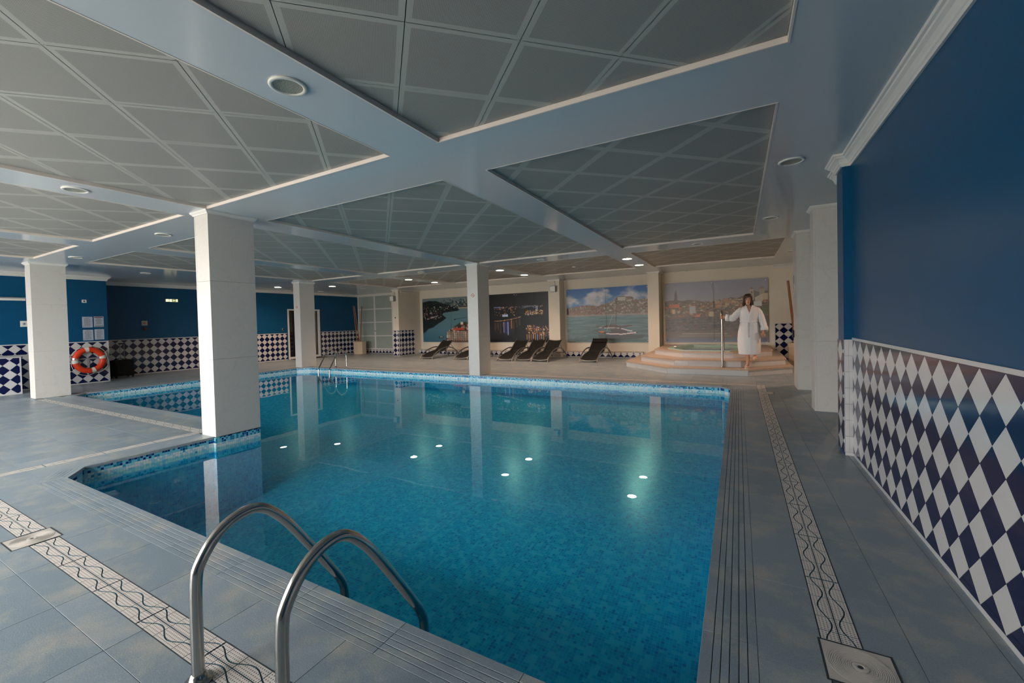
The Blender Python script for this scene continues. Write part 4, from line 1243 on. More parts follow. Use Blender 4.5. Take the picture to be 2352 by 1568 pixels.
# ------------------------------------------------------------------ planters with bamboo poles
def planter(x, y, label, poles, s=.30, h=.58):
    t = thing('planter', label, 'planter', (x, y, 0))
    oct_ = [(s * math.cos(math.pi / 8 + k * math.pi / 4), s * math.sin(math.pi / 8 + k * math.pi / 4)) for k in range(8)]
    mb = MB(); mb.prism([(a * .96, b * .96) for a, b in oct_], 0, h - .12); mb.build('pot', 'terrazzo', t)
    mb = MB(); mb.prism(oct_, h - .12, h); mb.build('rim', 'terrazzo', t)
    mb = MB(); mb.lathe([(s * .86, h + .001), (0, h + .02)], 16); mb.build('gravel', 'pebble', t)
    return t
def pole(x, y, z, top, label, r=.022):
    t = thing('bamboo_pole', label, 'bamboo pole', (x, y, z))
    L = Vector(top).length; n = 9; path = []; rad = []
    for k in range(n):
        for (f, q) in ((0, 1.0), (.04, 1.14), (.08, 1.0)):
            path.append(Vector(top) * ((k + f) / n)); rad.append(r * q * (1 - .15 * k / n))
    path.append(Vector(top)); rad.append(r * .85)
    mb = MB(); mb.tube(path, r, 10, rads=rad); o = mb.build('culm', 'bamboo', t)
planter(-15.45, 14.1, 'octagonal beige stone planter in the far left corner', 3)
pole(-15.58, 14.05, .57, (.04, -.20, 1.68), 'leftmost bamboo pole in the far left planter', .024)
pole(-15.46, 14.08, .57, (-.06, -.18, 1.66), 'leaning bamboo pole second from left in the far left planter', .024)
pole(-15.28, 13.98, .57, (.20, -.05, 1.64), 'bamboo pole on the right of the far left planter', .024)
planter(1.42, 13.75, 'beige stone planter in the alcove right of the whirlpool', 1)
pole(1.30, 13.62, .57, (-.16, -.10, 1.66), 'single thick bamboo pole in the alcove right of the whirlpool', .032)

# ------------------------------------------------------------------ dark door and frosted partition
d1 = MB()
d1.box(-16.20, -16.12, 10.94, 10.995, 0, 2.08); d1.box(-16.20, -16.12, 12.36, 12.47, 0, 2.08); d1.box(-16.20, -16.12, 10.995, 12.36, 2.02, 2.08); d1.box(-16.20, -16.12, 10.995, 12.36, 0, .10)
door1 = struct(d1.build('door_1', 'white_paint'))
mb = MB(); mb.box(-16.19, -16.15, 10.995, 12.36, .10, 2.02); mb.build('door_pane', 'glass_dark', door1)
mb = MB(); mb.box(-16.17, -16.13, 12.26, 12.30, .10, 2.02); mb.build('door_stile', 'aluminium', door1)
mb = MB(); mb.box(-16.15, -15.6, 11.0, 12.4, .0, .012); o = mb.build('door_mat', 'black_fabric'); tag(o, 'dark blue doormat lying before the dark glass door', 'doormat')
p2 = MB(); Y0, Y1 = 14.66, 14.70
for x in (-16.15, -15.04, -13.92): p2.box(x - (0 if x < -16 else .03), x + .06, Y0, Y1, .23, 2.70)
p2.box(-16.15, -13.86, Y0, Y1, 2.70, CEIL)
for z in (2.09, 1.465, .82): p2.box(-16.09, -15.07, Y0 + .002, Y1, z - .025, z + .025); p2.box(-14.98, -13.95, Y0 + .002, Y1, z - .025, z + .025)
p2.box(-16.15, -13.86, Y0, Y1, .185, .23)
door2 = struct(p2.build('door_2', 'white_paint'))
for (a, b) in ((-16.09, -15.07), (-14.98, -13.95)):
    for (c, d) in ((.23, .795), (.845, 1.44), (1.49, 2.065), (2.115, 2.70)):
        mb = MB(); mb.box(a, b, Y0 + .012, Y1 - .008, c, d); mb.build('frosted_pane', 'frosted', door2)
mb = MB(); mb.lathe([(.0, -.03), (.02, -.03), (.02, 0)], 12, 0, (-15.0, Y0, 1.05), 'y'); mb.build('door_knob', 'steel', door2)

# ------------------------------------------------------------------ low partition and bar on the left
lp = thing('low_partition', 'low tiled partition with a grey counter top at the left edge', 'partition', (-14.03, 0, 0))
mb = MB(); mb.box(-.12, 0, .2, 3.0, 0, .83); mb.build('core', 'white_tile', lp)
class _P: pass
dado(lp, (0, 2.2, 0), (0, 1, 0), (1, 0, 0), .775, ZP, .81, .626, .12 - .212, 200)
mb = MB(); mb.box(0, .009, 2.975, 3.0, 0, .83); mb.build('edge_trim', 'white_tile', lp)
mb = MB(); mb.box(0, .009, .2, 2.975, 0, ZP); mb.box(0, .009, .2, 2.975, .81, .83); mb.build('edge_trim', 'white_tile', lp)
mb = MB(); mb.bbox(-.16, .03, .2, 3.2, .83, .87, .006); mb.build('counter_top', 'grey_plastic', lp)
o = thing('wall_lamp', 'white tube lamp on the blue wall at the left edge', 'wall lamp', (-14.85, 2.95, 2.13))
mb = MB(); mb.bbox(0, .07, -.75, .33, 0, .05, .01); mb.build('housing', 'white_plastic', o)
mb = MB(); mb.box(0, .05, -.75, .40, .05, .075); mb.build('backplate', 'grey_plastic', o)

# ------------------------------------------------------------------ lifebuoy
lb = thing('lifebuoy', 'orange lifebuoy ring with white bands hanging on the tiled wall', 'lifebuoy', (-14.752, 4.365, .615))
mb = MB(); R0, r0 = .275, .068; NS, NT = 64, 14
def torus(mb, a0, a1, ns, R, r, sc=1.0, mi=0):
    vs = []; fs = []
    full = abs(a1 - a0) > 6.28
    for i in range(ns + (0 if full else 1)):
        a = a0 + (a1 - a0) * i / ns
        for k in range(NT):
            b = 2 * math.pi * k / NT
            q = R + r * sc * math.cos(b)
            vs.append((r * sc * .85 * math.sin(b), q * math.cos(a), q * math.sin(a)))
    m = len(vs) // NT
    for i in range(m if full else m - 1):
        for k in range(NT):
            i2 = (i + 1) % m; k2 = (k + 1) % NT
            fs.append((i * NT + k, i * NT + k2, i2 * NT + k2, i2 * NT + k))
    mb.add(vs, fs, mi, True)
torus(mb, 0, 2 * math.pi, NS, R0, r0); mb.build('ring', 'orange', lb)
for a in (100, 185, 285, 13):
    mb = MB(); torus(mb, math.radians(a - 8), math.radians(a + 8), 6, R0, r0, 1.04); mb.build('band', 'white_cloth', lb)
mb = MB(); torus(mb, math.radians(172), math.radians(175), 2, R0, r0, 1.05); torus(mb, math.radians(167), math.radians(170), 2, R0, r0, 1.05); mb.build('reflector', 'chrome', lb)
for (a, b) in ((100, 13), (185, 100), (285, 185), (373, 285)):
    pts = []
    for k in range(9):
        t = k / 8; ang = math.radians(b + (a - b) * t); rr = R0 + r0 + .012 + .035 * math.sin(math.pi * t)
        pts.append((.02, rr * math.cos(ang), rr * math.sin(ang) - .02 * math.sin(math.pi * t)))
    mb = MB(); mb.tube(pts, .006, 6); mb.build('rope', 'rope', lb)
mb = MB(); mb.box(-.075, -.06, -.30, .30, .02, .055); mb.box(-.075, -.06, -.02, .02, -.28, .02); mb.box(-.085, -.06, -.32, -.28, -.02, .10); mb.box(-.085, -.06, .28, .34, -.02, .10)
br = mb.build('wall_bracket', 'grey_plastic', lb)

# ------------------------------------------------------------------ suitcase
sc_ = thing('suitcase', 'black upright trolley suitcase in the dark corner by the wall', 'suitcase', (-15.62, 5.33, 0), math.radians(8))
mb = MB(); mb.bbox(-.13, .13, -.23, .23, .05, .52, .03); mb.build('shell', 'black_fabric', sc_)
mb = MB(); mb.box(.13, .145, -.19, .19, .12, .40); mb.build('front_pocket', 'black_fabric', sc_)
mb = MB()
for s in (-1, 1): mb.tube([(-.09, s * .05 + .06, .5), (-.09, s * .05 + .06, .98)], .009, 8)
mb.build('handle_rods', 'aluminium', sc_)
mb = MB(); mb.bbox(-.11, -.07, -.015, .135, .96, 1.0, .008); mb.build('handle_grip', 'black_plastic', sc_)
mb = MB(); mb.tube(smooth_path([(0, -.10, .52), (0, -.08, .555), (0, 0, .56), (0, .02, .52)], 4), .01, 6); mb.build('carry_handle', 'black_plastic', sc_)
for (x, y) in ((-.11, -.2), (.11, -.2), (-.11, .2), (.11, .2)):
    mb = MB(); mb.lathe([(.0, -.012), (.028, -.012), (.028, .012), (0, .012)], 14, 0, (x, y, .028), 'y'); mb.box(x - .012, x + .012, y - .018, y + .018, .03, .06); mb.build('wheel', 'black_plastic', sc_)

# ------------------------------------------------------------------ notices and signs
def notice(y0, y1, z0, z1, label, kind):
    t = thing('notice', label, 'notice', (-14.85, y0, z0)); w, h = y1 - y0, z1 - z0
    mb = MB(); mb.box(.001, .006, 0, w, 0, h); mb.build('sheet', 'paper', t)
    mb = MB(); rr = random.Random(kind)
    if kind == 2:
        m2 = MB(); m2.box(.006, .0068, .012, w - .012, h - .035, h - .012); m2.box(.006, .0068, .012, w - .012, .010, .022); m2.build('header_bar', 'maroon', t)
        for k in range(8): q = rr.uniform(.03, .05); mb.box(.006, .0066, q, w - q, h - .06 - k * .02, h - .053 - k * .02)
        for k in range(6): mb.box(.006, .0066, .025 + k * .028, .038 + k * .028, .035, .05)
    else:
        mb.box(.006, .0066, .06, w - .06, h - .03, h - .022)
        for k in range(15): mb.box(.006, .0066, .03 + rr.uniform(0, .02), w - .03 - rr.uniform(0, .05), h - .05 - k * .0145, h - .046 - k * .0145)
        for k in range(1 if kind == 4 else 3): mb.box(.006, .0066, .05 + k * .05, .053 + k * .05, .03, h - .05)
        if kind != 4: mb.box(.006, .0068, .015, .027, .02, .045)
    mb.build('print', 'ink', t)
notice(4.285, 4.49, 1.465, 1.745, 'upper left sheet of four framed notices above the lifebuoy', 1)
notice(4.515, 4.715, 1.475, 1.755, 'upper right notice with maroon header above the lifebuoy', 2)
notice(4.29, 4.495, 1.130, 1.405, 'lower left sheet of four notices above the lifebuoy', 3)
notice(4.52, 4.715, 1.140, 1.415, 'lower right sheet of four notices above the lifebuoy', 4)
t = thing('wall_switch', 'small white control plate high above the notices', 'switch', (-14.85, 4.34, 2.15))
mb = MB(); mb.bbox(0, .012, -.045, .045, -.04, .04, .003); mb.build('plate', 'white_plastic', t)
mb = MB(); mb.lathe([(.022, .012), (.018, .018), (0, .018)], 14, 0, (0, 0, 0), 'x'); mb.build('dial', 'ink', t)
t = thing('wall_switch', 'white square switch beside the left white column', 'switch', (-14.85, 3.24, 1.58))
mb = MB(); mb.bbox(0, .012, -.05, .06, -.07, .07, .003); mb.build('plate', 'white_plastic', t)
mb = MB(); mb.lathe([(.026, .012), (.022, .02), (0, .02)], 14, 0, (0, 0.01, 0), 'x'); mb.build('dial', 'grey_plastic', t)
# exit sign
t = thing('exit_sign', 'lit green emergency exit sign with running figure and arrow', 'exit sign', (-16.15, 6.66, 2.255))
mb = MB(); mb.bbox(0, .05, 0, .37, 0, .10, .006); mb.build('case', 'grey_plastic', t)
mb = MB(); mb.box(.05, .053, .02, .35, .01, .09); mb.build('lit_face', 'exit_lit', t)
mb = MB(); mb.box(.053, .0545, .188, .305, .014, .086); gp = mb.build('arrow_field', 'exit_green', t)
mb = MB(); mb.slab([(.0545, .205, .05), (.0545, .235, .076), (.0545, .235, .024)][::-1], (1, 0, 0), .001); mb.box(.0545, .0555, .235, .292, .041, .059); mb.build('arrow', 'exit_lit', gp)
mb = MB(); mb.box(.053, .0545, .095, .128, .014, .086); gf = mb.build('figure_field', 'exit_green', t)
mb = MB(); mb.lathe([(.008, .0), (.008, .0555), (0, .0555)], 10, 0, (0, .112, .072), 'x'); mb.slab([(.0545, .104, .06), (.0545, .120, .062), (.0545, .116, .040), (.0545, .106, .040)][::-1], (1, 0, 0), .001); mb.slab([(.0545, .106, .04), (.0545, .113, .04), (.0545, .104, .018), (.0545, .098, .018)][::-1], (1, 0, 0), .001); mb.slab([(.0545, .111, .04), (.0545, .117, .04), (.0545, .126, .024), (.0545, .121, .020)][::-1], (1, 0, 0), .001); mb.build('figure', 'exit_lit', gf)
# fire alarm point
t = thing('fire_alarm', 'square red and white fire alarm button on the blue wall', 'fire alarm', (-16.15, 6.10, 1.58))
mb = MB(); mb.bbox(0, .03, -.072, .072, -.072, .072, .006); mb.build('case', 'white_plastic', t)
mb = MB()
for q in ((-.058, .058, .05, .058), (-.058, .058, -.058, -.05), (-.058, -.05, -.05, .05), (.05, .058, -.05, .05)): mb.box(.03, .032, *q)
mb.build('border', 'maroon', t)
mb = MB(); mb.lathe([(.036, .03), (.034, .036), (.016, .036)], 20, 0, (0, 0, 0), 'x'); mb.build('red_ring', 'red', t)
mb = MB(); mb.lathe([(.016, .036), (.012, .040), (0, .040)], 14, 0, (0, 0, 0), 'x'); mb.build('button', 'white_plastic', t)
t = thing('wall_sounder', 'small dark red sounder just below the fire alarm button', 'sounder', (-16.15, 6.105, 1.40))
mb = MB(); mb.lathe([(.05, 0), (.05, .03), (.03, .045), (0, .048)], 18, 0, (0, 0, 0), 'x'); mb.build('dome', 'maroon', t)
t = thing('push_button', 'small round brass push plate beside the dark door', 'button', (-16.15, 10.74, 1.25))
mb = MB(); mb.lathe([(.055, 0), (.055, .012), (.04, .018)], 18, 0, (0, 0, 0), 'x'); mb.build('ring', 'aluminium', t)
mb = MB(); mb.lathe([(.04, .016), (0, .016)], 18, 0, (0, 0, 0), 'x'); mb.build('centre', 'black_plastic', t)
# no smoking stickers on the columns (front faces look to -y)
def no_smoking(x, y, z, label, s=1.0):
    t = thing('no_smoking_sign', label, 'sign', (x, y, z)); w = .055 * s
    mb = MB(); mb.box(-w, w, -.003, 0, -w * 1.25, w * 1.25); mb.build('sticker', 'white_plastic', t)
    mb = MB(); mb.lathe([(w * .9, -.003), (w * .9, -.0045), (w * .68, -.0045), (w * .68, -.003)], 24, 0, (0, 0, .008), 'y', False)
    c = w * .56
    mb.slab([(-c - .005, -.003, c + .002 + .008), (-c + .002, -.003, c + .005 + .008), (c + .005, -.003, -c - .002 + .008), (c - .002, -.003, -c - .005 + .008)], (0, -1, 0), .0015); mb.build('red_ring', 'red', t)
    mb = MB(); mb.box(-w * .5, w * .5, -.004, -.003, .004, .014); mb.build('cigarette', 'black', t)
no_smoking(-5.81, 9.0, 2.01, 'round no smoking sticker on the far column before the loungers')
no_smoking(-12.68, 8.94, 1.98, 'tiny round no smoking sticker on the far left column')
t = thing('column_sign', 'narrow vertical blue and white sticker on the far right column', 'sign', (.90, 9.58, 1.92))
mb = MB(); mb.box(-.003, 0, -.09, .07, -.13, .15); mb.build('sticker', 'white_plastic', t)
mat('sign_blue', srgb(60, 110, 150), .5)
mb = MB(); mb.box(-.0042, -.003, -.085, -.02, -.02, .14); mb.build('blue_field', 'sign_blue', t)
mb = MB()
for k in range(9): mb.box(-.0042, -.003, .02, .05, -.12 + k * .028, -.103 + k * .028)
mb.build('lettering', 'ink', t)
t = thing('door_lock', 'small black lock on the side of the far right column', 'lock', (.90, 9.64, .975))
mb = MB(); mb.bbox(-.03, 0, -.05, .05, -.07, .07, .008); mb.build('body', 'black_plastic', t)
mb = MB(); mb.lathe([(.02, -.03), (.02, -.045), (0, -.045)], 12, 0, (0, 0, 0), 'x'); mb.build('cylinder', 'steel', t)

# ------------------------------------------------------------------ speakers, wires, vents
def speaker(x, y, z, label):
    t = thing('wall_speaker', label, 'speaker', (x, y, z))
    mb = MB(); mb.bbox(-.105, .105, -.15, 0, -.11, .11, .012); mb.build('cabinet', 'grey_plastic', t)
    mb = MB(); mb.box(-.09, .09, -.156, -.15, -.095, .095); mb.build('grille', 'white_plastic', t)
    mb = MB(); mb.tube(smooth_path([(.02, -.03, .11), (.06, -.02, .18), (.03, -.012, .26), (.05, -.01, .30)], 4), .004, 5); mb.build('cable', 'black_plastic', t)
speaker(-5.80, 14.395, 2.47, 'small grey speaker box high on the pilaster between two murals')
speaker(-12.68, 13.495, 2.42, 'small grey speaker box high on the tiled pier')
for (x0, x1, y, lb_) in ((-12.15, -10.45, 14.72, 'narrow slot diffuser in the ceiling above the daytime river mural'), (-4.93, -3.35, 14.72, 'narrow slot diffuser in the ceiling above the boats mural')):
    t = thing('slot_diffuser', lb_, 'air vent', (x0, y, CEIL))
    mb = MB(); mb.box(0, x1 - x0, -.03, .03, -.004, 0); mb.build('frame', 'white_plastic', t)
    mb = MB(); mb.box(.02, x1 - x0 - .02, -.012, .012, -.0055, -.004); mb.build('slot', 'black_plastic', t)
for (x, y, lb_) in ((-8.36, 14.78, 'tiny dark ceiling spot above the left end of the night mural'), (-6.86, 14.78, 'tiny dark ceiling spot above the right end of the night mural'), (-1.42, 14.78, 'tiny ceiling spot above the left half of the town mural'), (.05, 14.78, 'tiny ceiling spot above the right half of the town mural')):
    t = thing('ceiling_spot', lb_, 'spotlight', (x, y, CEIL))
    mb = MB(); mb.lathe([(.045, 0), (.045, -.008), (.030, -.010)], 18); mb.build('ring', 'aluminium', t)
    mb = MB(); mb.lathe([(.03, -.009), (0, -.009)], 14); mb.build('lens', 'black_plastic', t)
t = thing('smoke_detector', 'small round smoke detector on the panel ceiling by the boats mural', 'smoke detector', (-4.02, 11.5, PZ))
mb = MB(); mb.lathe([(.05, 0), (.05, -.02), (.035, -.035), (.0, -.038)], 18); mb.build('body', 'white_plastic', t)
mb = MB(); mb.lathe([(.012, -.037), (.008, -.044), (0, -.045)], 10); mb.build('sensor', 'orange', t)

t = thing('wall_lamp', 'white tube fitting high on the side of the tiled pier', 'wall lamp', (-12.45, 13.6, 2.70))
mb = MB(); mb.tube([(.05, 0, 0), (.05, .9, 0)], .03, 12); mb.build('tube', 'white_plastic', t)
mb = MB(); mb.box(0, .05, .1, .16, -.015, .015); mb.box(0, .05, .74, .80, -.015, .015); mb.build('bracket', 'grey_plastic', t)
t = thing('push_button', 'tiny dark button on the front of the tiled pier', 'button', (-12.64, 13.5, 1.62))
mb = MB(); mb.bbox(-.03, .03, -.012, 0, -.03, .03, .004); mb.build('plate', 'aluminium', t)
mb = MB(); mb.lathe([(.015, -.012), (.012, -.018), (0, -.018)], 12, 0, (0, 0, 0), 'y'); mb.build('button', 'black_plastic', t)

# ------------------------------------------------------------------ round downlights
def downlight(x, y, label, lit=None, watts=0, col=(1, .64, .43), r=.108):
    if lit: r = .128
    t = thing('downlight', label, 'downlight', (x, y, CEIL), 0, 'round recessed downlights')
    mb = MB(); mb.lathe([(r, 0), (r + .002, -.006), (r - .004, -.012), (r - .020, -.012), (r - .026, -.004)], 32); mb.build('trim_ring', 'white_plastic', t)
    mb = MB(); mb.lathe([(r - .020, -.012), (r * .5, -.0145), (0, -.015)] if lit else [(r - .024, -.006), (r * .5, -.003), (0, -.002)], 28); mb.build('lens', lit or 'lens_off', t)
    if watts:
        ld = bpy.data.lights.new('downlight_lamp', 'SPOT'); ld.energy = watts; ld.color = col; ld.spot_size = math.radians(150); ld.spot_blend = .8; ld.shadow_soft_size = .02
        lo = bpy.data.objects.new('downlight_lamp', ld); COL.objects.link(lo); lo.parent = t; lo.location = (0, 0, -.03)
downlight(-2.365, 1.66, 'largest unlit downlight with ribbed lens in the nearest ceiling beam')
downlight(-5.905, 1.70, 'unlit downlight in the ceiling beam left of the nearest column')
downlight(-7.66, 3.18, 'unlit downlight just left of the top of the nearest column')
downlight(-11.26, 3.20, 'unlit downlight close to the top of the column by the lifebuoy')
downlight(-13.15, 5.04, 'unlit downlight in front of the emergency exit sign')
downlight(.46, 4.97, 'unlit downlight at the right beside the blue wall corner')
downlight(.44, 7.67, 'unlit downlight near the tops of the two right columns')
downlight(-7.85, 9.50, 'dim unlit downlight left of the far column top')
downlight(-4.12, 9.45, 'dim unlit downlight right of the far column top')
downlight(-.70, 9.48, 'dim unlit downlight in the beam above the whirlpool mural')
downlight(-15.75, 10.77, 'unlit downlight close to the blue wall left of the dark door')
downlight(-15.34, 11.96, 'unlit downlight close to the blue wall above the dark door')
downlight(-13.06, 12.14, 'unlit downlight in front of the frosted glass partition')
downlight(1.06, 12.0, 'unlit downlight in the alcove right of the whirlpool')
W = 100
downlight(-14.62, 9.57, 'lit downlight left of the far left column', 'lamp_cool', W)
downlight(-13.07, 10.69, 'lit downlight just right of the far left column', 'lamp_cool', W)
downlight(-9.45, 10.77, 'greenish lit downlight in front of the daytime river mural', 'lamp_green', W)
downlight(-9.45, 12.14, 'lit downlight behind the greenish one near the daytime mural', 'lamp_warm', W)
downlight(-5.905, 10.60, 'bright lit downlight just right of the far column', 'lamp_warm', W)
downlight(-5.905, 12.18, 'lit downlight above the three loungers', 'lamp_warm', W)
downlight(-2.365, 10.68, 'front one of two lit downlights in the beam left of the whirlpool', 'lamp_warm', W)
downlight(-2.365, 12.13, 'rear one of two lit downlights in the beam left of the whirlpool', 'lamp_warm', W)
downlight(2.3, 11.2, 'lit downlight in the side passage right of the whirlpool steps', 'lamp_warm', 110)
# ================================================================== PERSON
def person():
    P = thing('person', 'person in a white bathrobe stepping down and holding the handrail', 'person', (.157, 11.13, .15))
    P.scale = (.87, 1, 1)
    b = MB()
    RC = (-.5736, -.01)                      # handrail axis seen from the standing foot
    def limb(pts, rads, seg=12, n=5):
        path = smooth_path(pts, n); m = len(path); k = len(pts)
        rr = []
        for i in range(m):
            t = i / (m - 1) * (k - 1); j = min(int(t), k - 2); f = t - j
            rr.append(rads[j] * (1 - f) + rads[j + 1] * f)
        b.tube(path, 1, seg, rads=rr)
    def ell(cx, cy, cz, a, c, d, seg=16, rings=10):
        R = []
        for i in range(rings + 1):
            th = math.pi * i / rings; z = -math.cos(th); s = max(math.sin(th), .02)
            R.append([(cx + a * s * math.cos(2 * math.pi * k / seg), cy + c * s * math.sin(2 * math.pi * k / seg), cz + d * z) for k in range(seg)])
        b.rings(R)
    # trunk, neck
    def oval(z, cx, cy, a, c, seg=20): return [(cx + a * math.cos(2 * math.pi * k / seg), cy + c * math.sin(2 * math.pi * k / seg), z) for k in range(seg)]
    b.rings([oval(.78, .05, .02, .11, .09), oval(.88, .05, .02, .165, .11), oval(1.0, .05, .01, .14, .095), oval(1.07, .05, .0, .128, .09), oval(1.17, .055, -.005, .15, .105), oval(1.27, .055, -.005, .165, .108), oval(1.34, .055, .0, .15, .09), oval(1.385, .055, .005, .085, .065), oval(1.41, .052, .008, .052, .05)])
    limb([(.052, .012, 1.37), (.05, .002, 1.43), (.045, -.005, 1.50)], [.054, .048, .05])
    # head, turned slightly down
    hx, hy = .035, -.005
    hd = [(1.425, -.058, .026, .024), (1.438, -.045, .042, .042), (1.46, -.026, .055, .064), (1.49, -.013, .064, .082), (1.525, -.004, .070, .092), (1.56, .002, .073, .096), (1.60, .006, .072, .095), (1.63, .008, .064, .084), (1.652, .010, .046, .06), (1.664, .012, .018, .024)]
    b.rings([oval(z, hx, hy + cy, a * 1.08, c) for z, cy, a, c in hd])
    limb([(hx, hy - .088, 1.552), (hx, hy - .100, 1.53), (hx, hy - .110, 1.508), (hx, hy - .098, 1.500)], [.008, .010, .014, .010], 8)
    limb([(hx - .022, hy - .082, 1.474), (hx, hy - .093, 1.474), (hx + .022, hy - .082, 1.474)], [.006, .009, .006], 8)
    for s in (-1, 1): ell(hx + s * .080, hy + .008, 1.53, .010, .020, .032, 8, 6)
    # arm on the rail (left in the photo)
    limb([(-.09, .0, 1.315), (-.21, -.02, 1.24), (-.31, -.045, 1.145), (-.42, -.035, 1.145), (-.508, -.02, 1.155)], [.058, .050, .044, .036, .028])
    b.rings([[(x, y, z) for x, y, z in r] for r in [[(-.50, RC[1] - .012 + .018 * math.cos(t), 1.16 + .032 * math.sin(t)) for t in np.linspace(0, 2 * math.pi, 11)[:-1]], [(-.535, RC[1] - .006 + .016 * math.cos(t), 1.168 + .042 * math.sin(t)) for t in np.linspace(0, 2 * math.pi, 11)[:-1]], [(-.546, RC[1] - .004 + .012 * math.cos(t), 1.168 + .040 * math.sin(t)) for t in np.linspace(0, 2 * math.pi, 11)[:-1]]]])
    R = .0325
    for k, (dz, span) in enumerate(((.033, 175), (.011, 195), (-.011, 185), (-.033, 150))):
        pts = [(-.528, RC[1] - .016, 1.168 + dz * 1.05)]
        for q in range(6):
            a = math.radians(-25 - span * q / 5)
            pts.append((RC[0] + R * math.cos(a), RC[1] + R * math.sin(a), 1.168 + dz - .003 * q))
        limb(pts, [.0088] * 5 + [.0080, .0070], 8, 3)
    limb([(-.520, RC[1] + .012, 1.175), (-.542, RC[1] + .026, 1.20), (-.566, RC[1] + .034, 1.212), (-.588, RC[1] + .030, 1.214)], [.013, .011, .0095, .008], 8, 3)
    # hanging arm (right in the photo)
    limb([(.205, .0, 1.315), (.285, .0, 1.23), (.335, .0, 1.05), (.372, -.04, .92), (.372, -.065, .83)], [.062, .054, .045, .038, .029])
    limb([(.372, -.065, .835), (.366, -.072, .795), (.360, -.080, .765)], [.028, .038, .038], 10)
    for k, (dx, dy, L) in enumerate(((-.036, -.012, .066), (-.012, -.018, .078), (.012, -.018, .072), (.034, -.010, .056))):
        x0, y0 = .360 + dx, -.080 + dy * .5
        limb([(x0, y0, .772), (x0 + dx * .15, y0 - .012, .772 - L * .45), (x0 + dx * .1, y0 - .006, .772 - L * .8), (x0, y0 + .010, .772 - L * 1.08)], [.0105, .0095, .0088, .0075], 8, 3)
    limb([(.338, -.080, .808), (.316, -.098, .785), (.308, -.104, .758), (.312, -.102, .740)], [.014, .012, .010, .008], 8, 3)
    # legs: standing leg, and the other one still on the step above
    limb([(-.02, .02, .86), (-.005, .0, .66), (.005, -.01, .47), (.012, .02, .30), (.010, .03, .14), (.006, .03, .065)], [.095, .078, .058, .052, .038, .034])
    limb([(.13, .03, .86), (.15, .0, .70), (.155, .10, .54), (.165, .30, .40), (.18, .44, .28), (.185, .50, .225)], [.095, .078, .058, .050, .038, .034])
    def foot(x, y, z, yaw, up=0.0):
        c, s = math.cos(yaw), math.sin(yaw)
        def T(a, bb, h): return (x + a * c - bb * s, y + a * s + bb * c, z + h)
        limb([T(0, .045, .035), T(0, .0, .040), T(0, -.07, .032), T(0, -.125, .024), T(0, -.15, .020)], [.032, .036, .034, .030, .018], 12)
        for k in range(5):
            a = -.028 + k * .0145
            L = (.185, .180, .174, .166, .155)[k if yaw > 0 else 4 - k]
            limb([T(a * .9, -.13, .018), T(a, -.16, .016), T(a, -L, .011)], [.011, .010, .0085], 7, 3)
    foot(.006, .03, .012, -.22); foot(.185, .50, .165, .15)
    body = b.build('body', 'skin', P)
    rm = body.modifiers.new('skin', 'REMESH'); rm.mode = 'VOXEL'; rm.voxel_size = .004; rm.use_smooth_shade = True
    sm = body.modifiers.new('smooth', 'SMOOTH'); sm.factor = .5; sm.iterations = 2
    # ---- face details
    mat('eye_white', srgb(170, 160, 152), .4); mat('iris', srgb(40, 24, 16), .3); mat('lips', srgb(160, 78, 70), .45)
    fc = MB()
    for s in (-1, 1):
        fc.lathe([(0, -.004), (.010, -.002), (.0125, .002)], 12, 0, (hx + s * .029, hy - .0885, 1.545), 'y')
    e = fc.build('eyes', 'eye_white', P)
    fc = MB()
    for s in (-1, 1): fc.lathe([(0, -.0055), (.0058, -.0045)], 10, 0, (hx + s * .029 - .002, hy - .0885, 1.543), 'y')
    fc.build('iris', 'iris', e)
    fc = MB()
    for s in (-1, 1): fc.tube(smooth_path([(hx + s * .014, hy - .097, 1.562), (hx + s * .03, hy - .096, 1.568), (hx + s * .047, hy - .082, 1.563)], 3), .0032, 6)
    fc.build('eyebrows', 'hair', P)
    fc = MB(); fc.tube(smooth_path([(hx - .024, hy - .086, 1.473), (hx - .008, hy - .1005, 1.476), (hx + .008, hy - .1005, 1.476), (hx + .024, hy - .086, 1.473)], 4), .0048, 8); fc.build('lips', 'lips', P)
    # ---- hair: chin-length bob made of locks
    hb = MB(); rr = random.Random(4)
    R3 = []
    for (z, cy, a, c) in ((1.49, .045, .05, .045), (1.52, .04, .076, .07), (1.56, .03, .084, .088), (1.60, .022, .085, .097), (1.635, .02, .076, .088), (1.662, .02, .052, .062), (1.675, .02, .018, .022)):
        R3.append([(hx + a * 1.05 * math.cos(2 * math.pi * k / 20), hy + cy + c * math.sin(2 * math.pi * k / 20), z) for k in range(20)])
    hb.rings(R3)
    def lock(a, z_end, out, r0, top=1.66, wv=0.0):
        ca, sa = math.cos(a), math.sin(a); cx, cy = hx, hy + .014
        pts = [(cx + .02 + ca * .02, cy + sa * .02, top + .008)]
        for (f, z) in ((.55, top), (.86, 1.628), (.99, 1.585), (1.05, 1.53), (1.10 + out, 1.48), (1.10 + out * 1.3, (1.48 + z_end) / 2), (.98 + out * 1.6, z_end)):
            w = wv * math.sin(z * 60 + a * 5)
            pts.append((cx + ca * .090 * (f + w), cy + sa * .106 * (f + w), z))
        n = (len(pts) - 1) * 3 + 1
        hb.tube(smooth_path(pts, 3), r0, 6, rads=[r0 * (.6 + .4 * min(1, i / 6)) * (1 if i < n - 4 else .35 + .16 * (n - 1 - i)) for i in range(n)])
    for k in range(84):
        a = math.radians(-40 + 258 * (k + rr.uniform(-.4, .4)) / 83)      # back and sides, front is -90 degrees
        lock(a, 1.415 + rr.uniform(-.028, .03), rr.uniform(-.06, .16), rr.uniform(.009, .014), 1.658 + rr.uniform(-.006, .006), rr.uniform(0, .05))
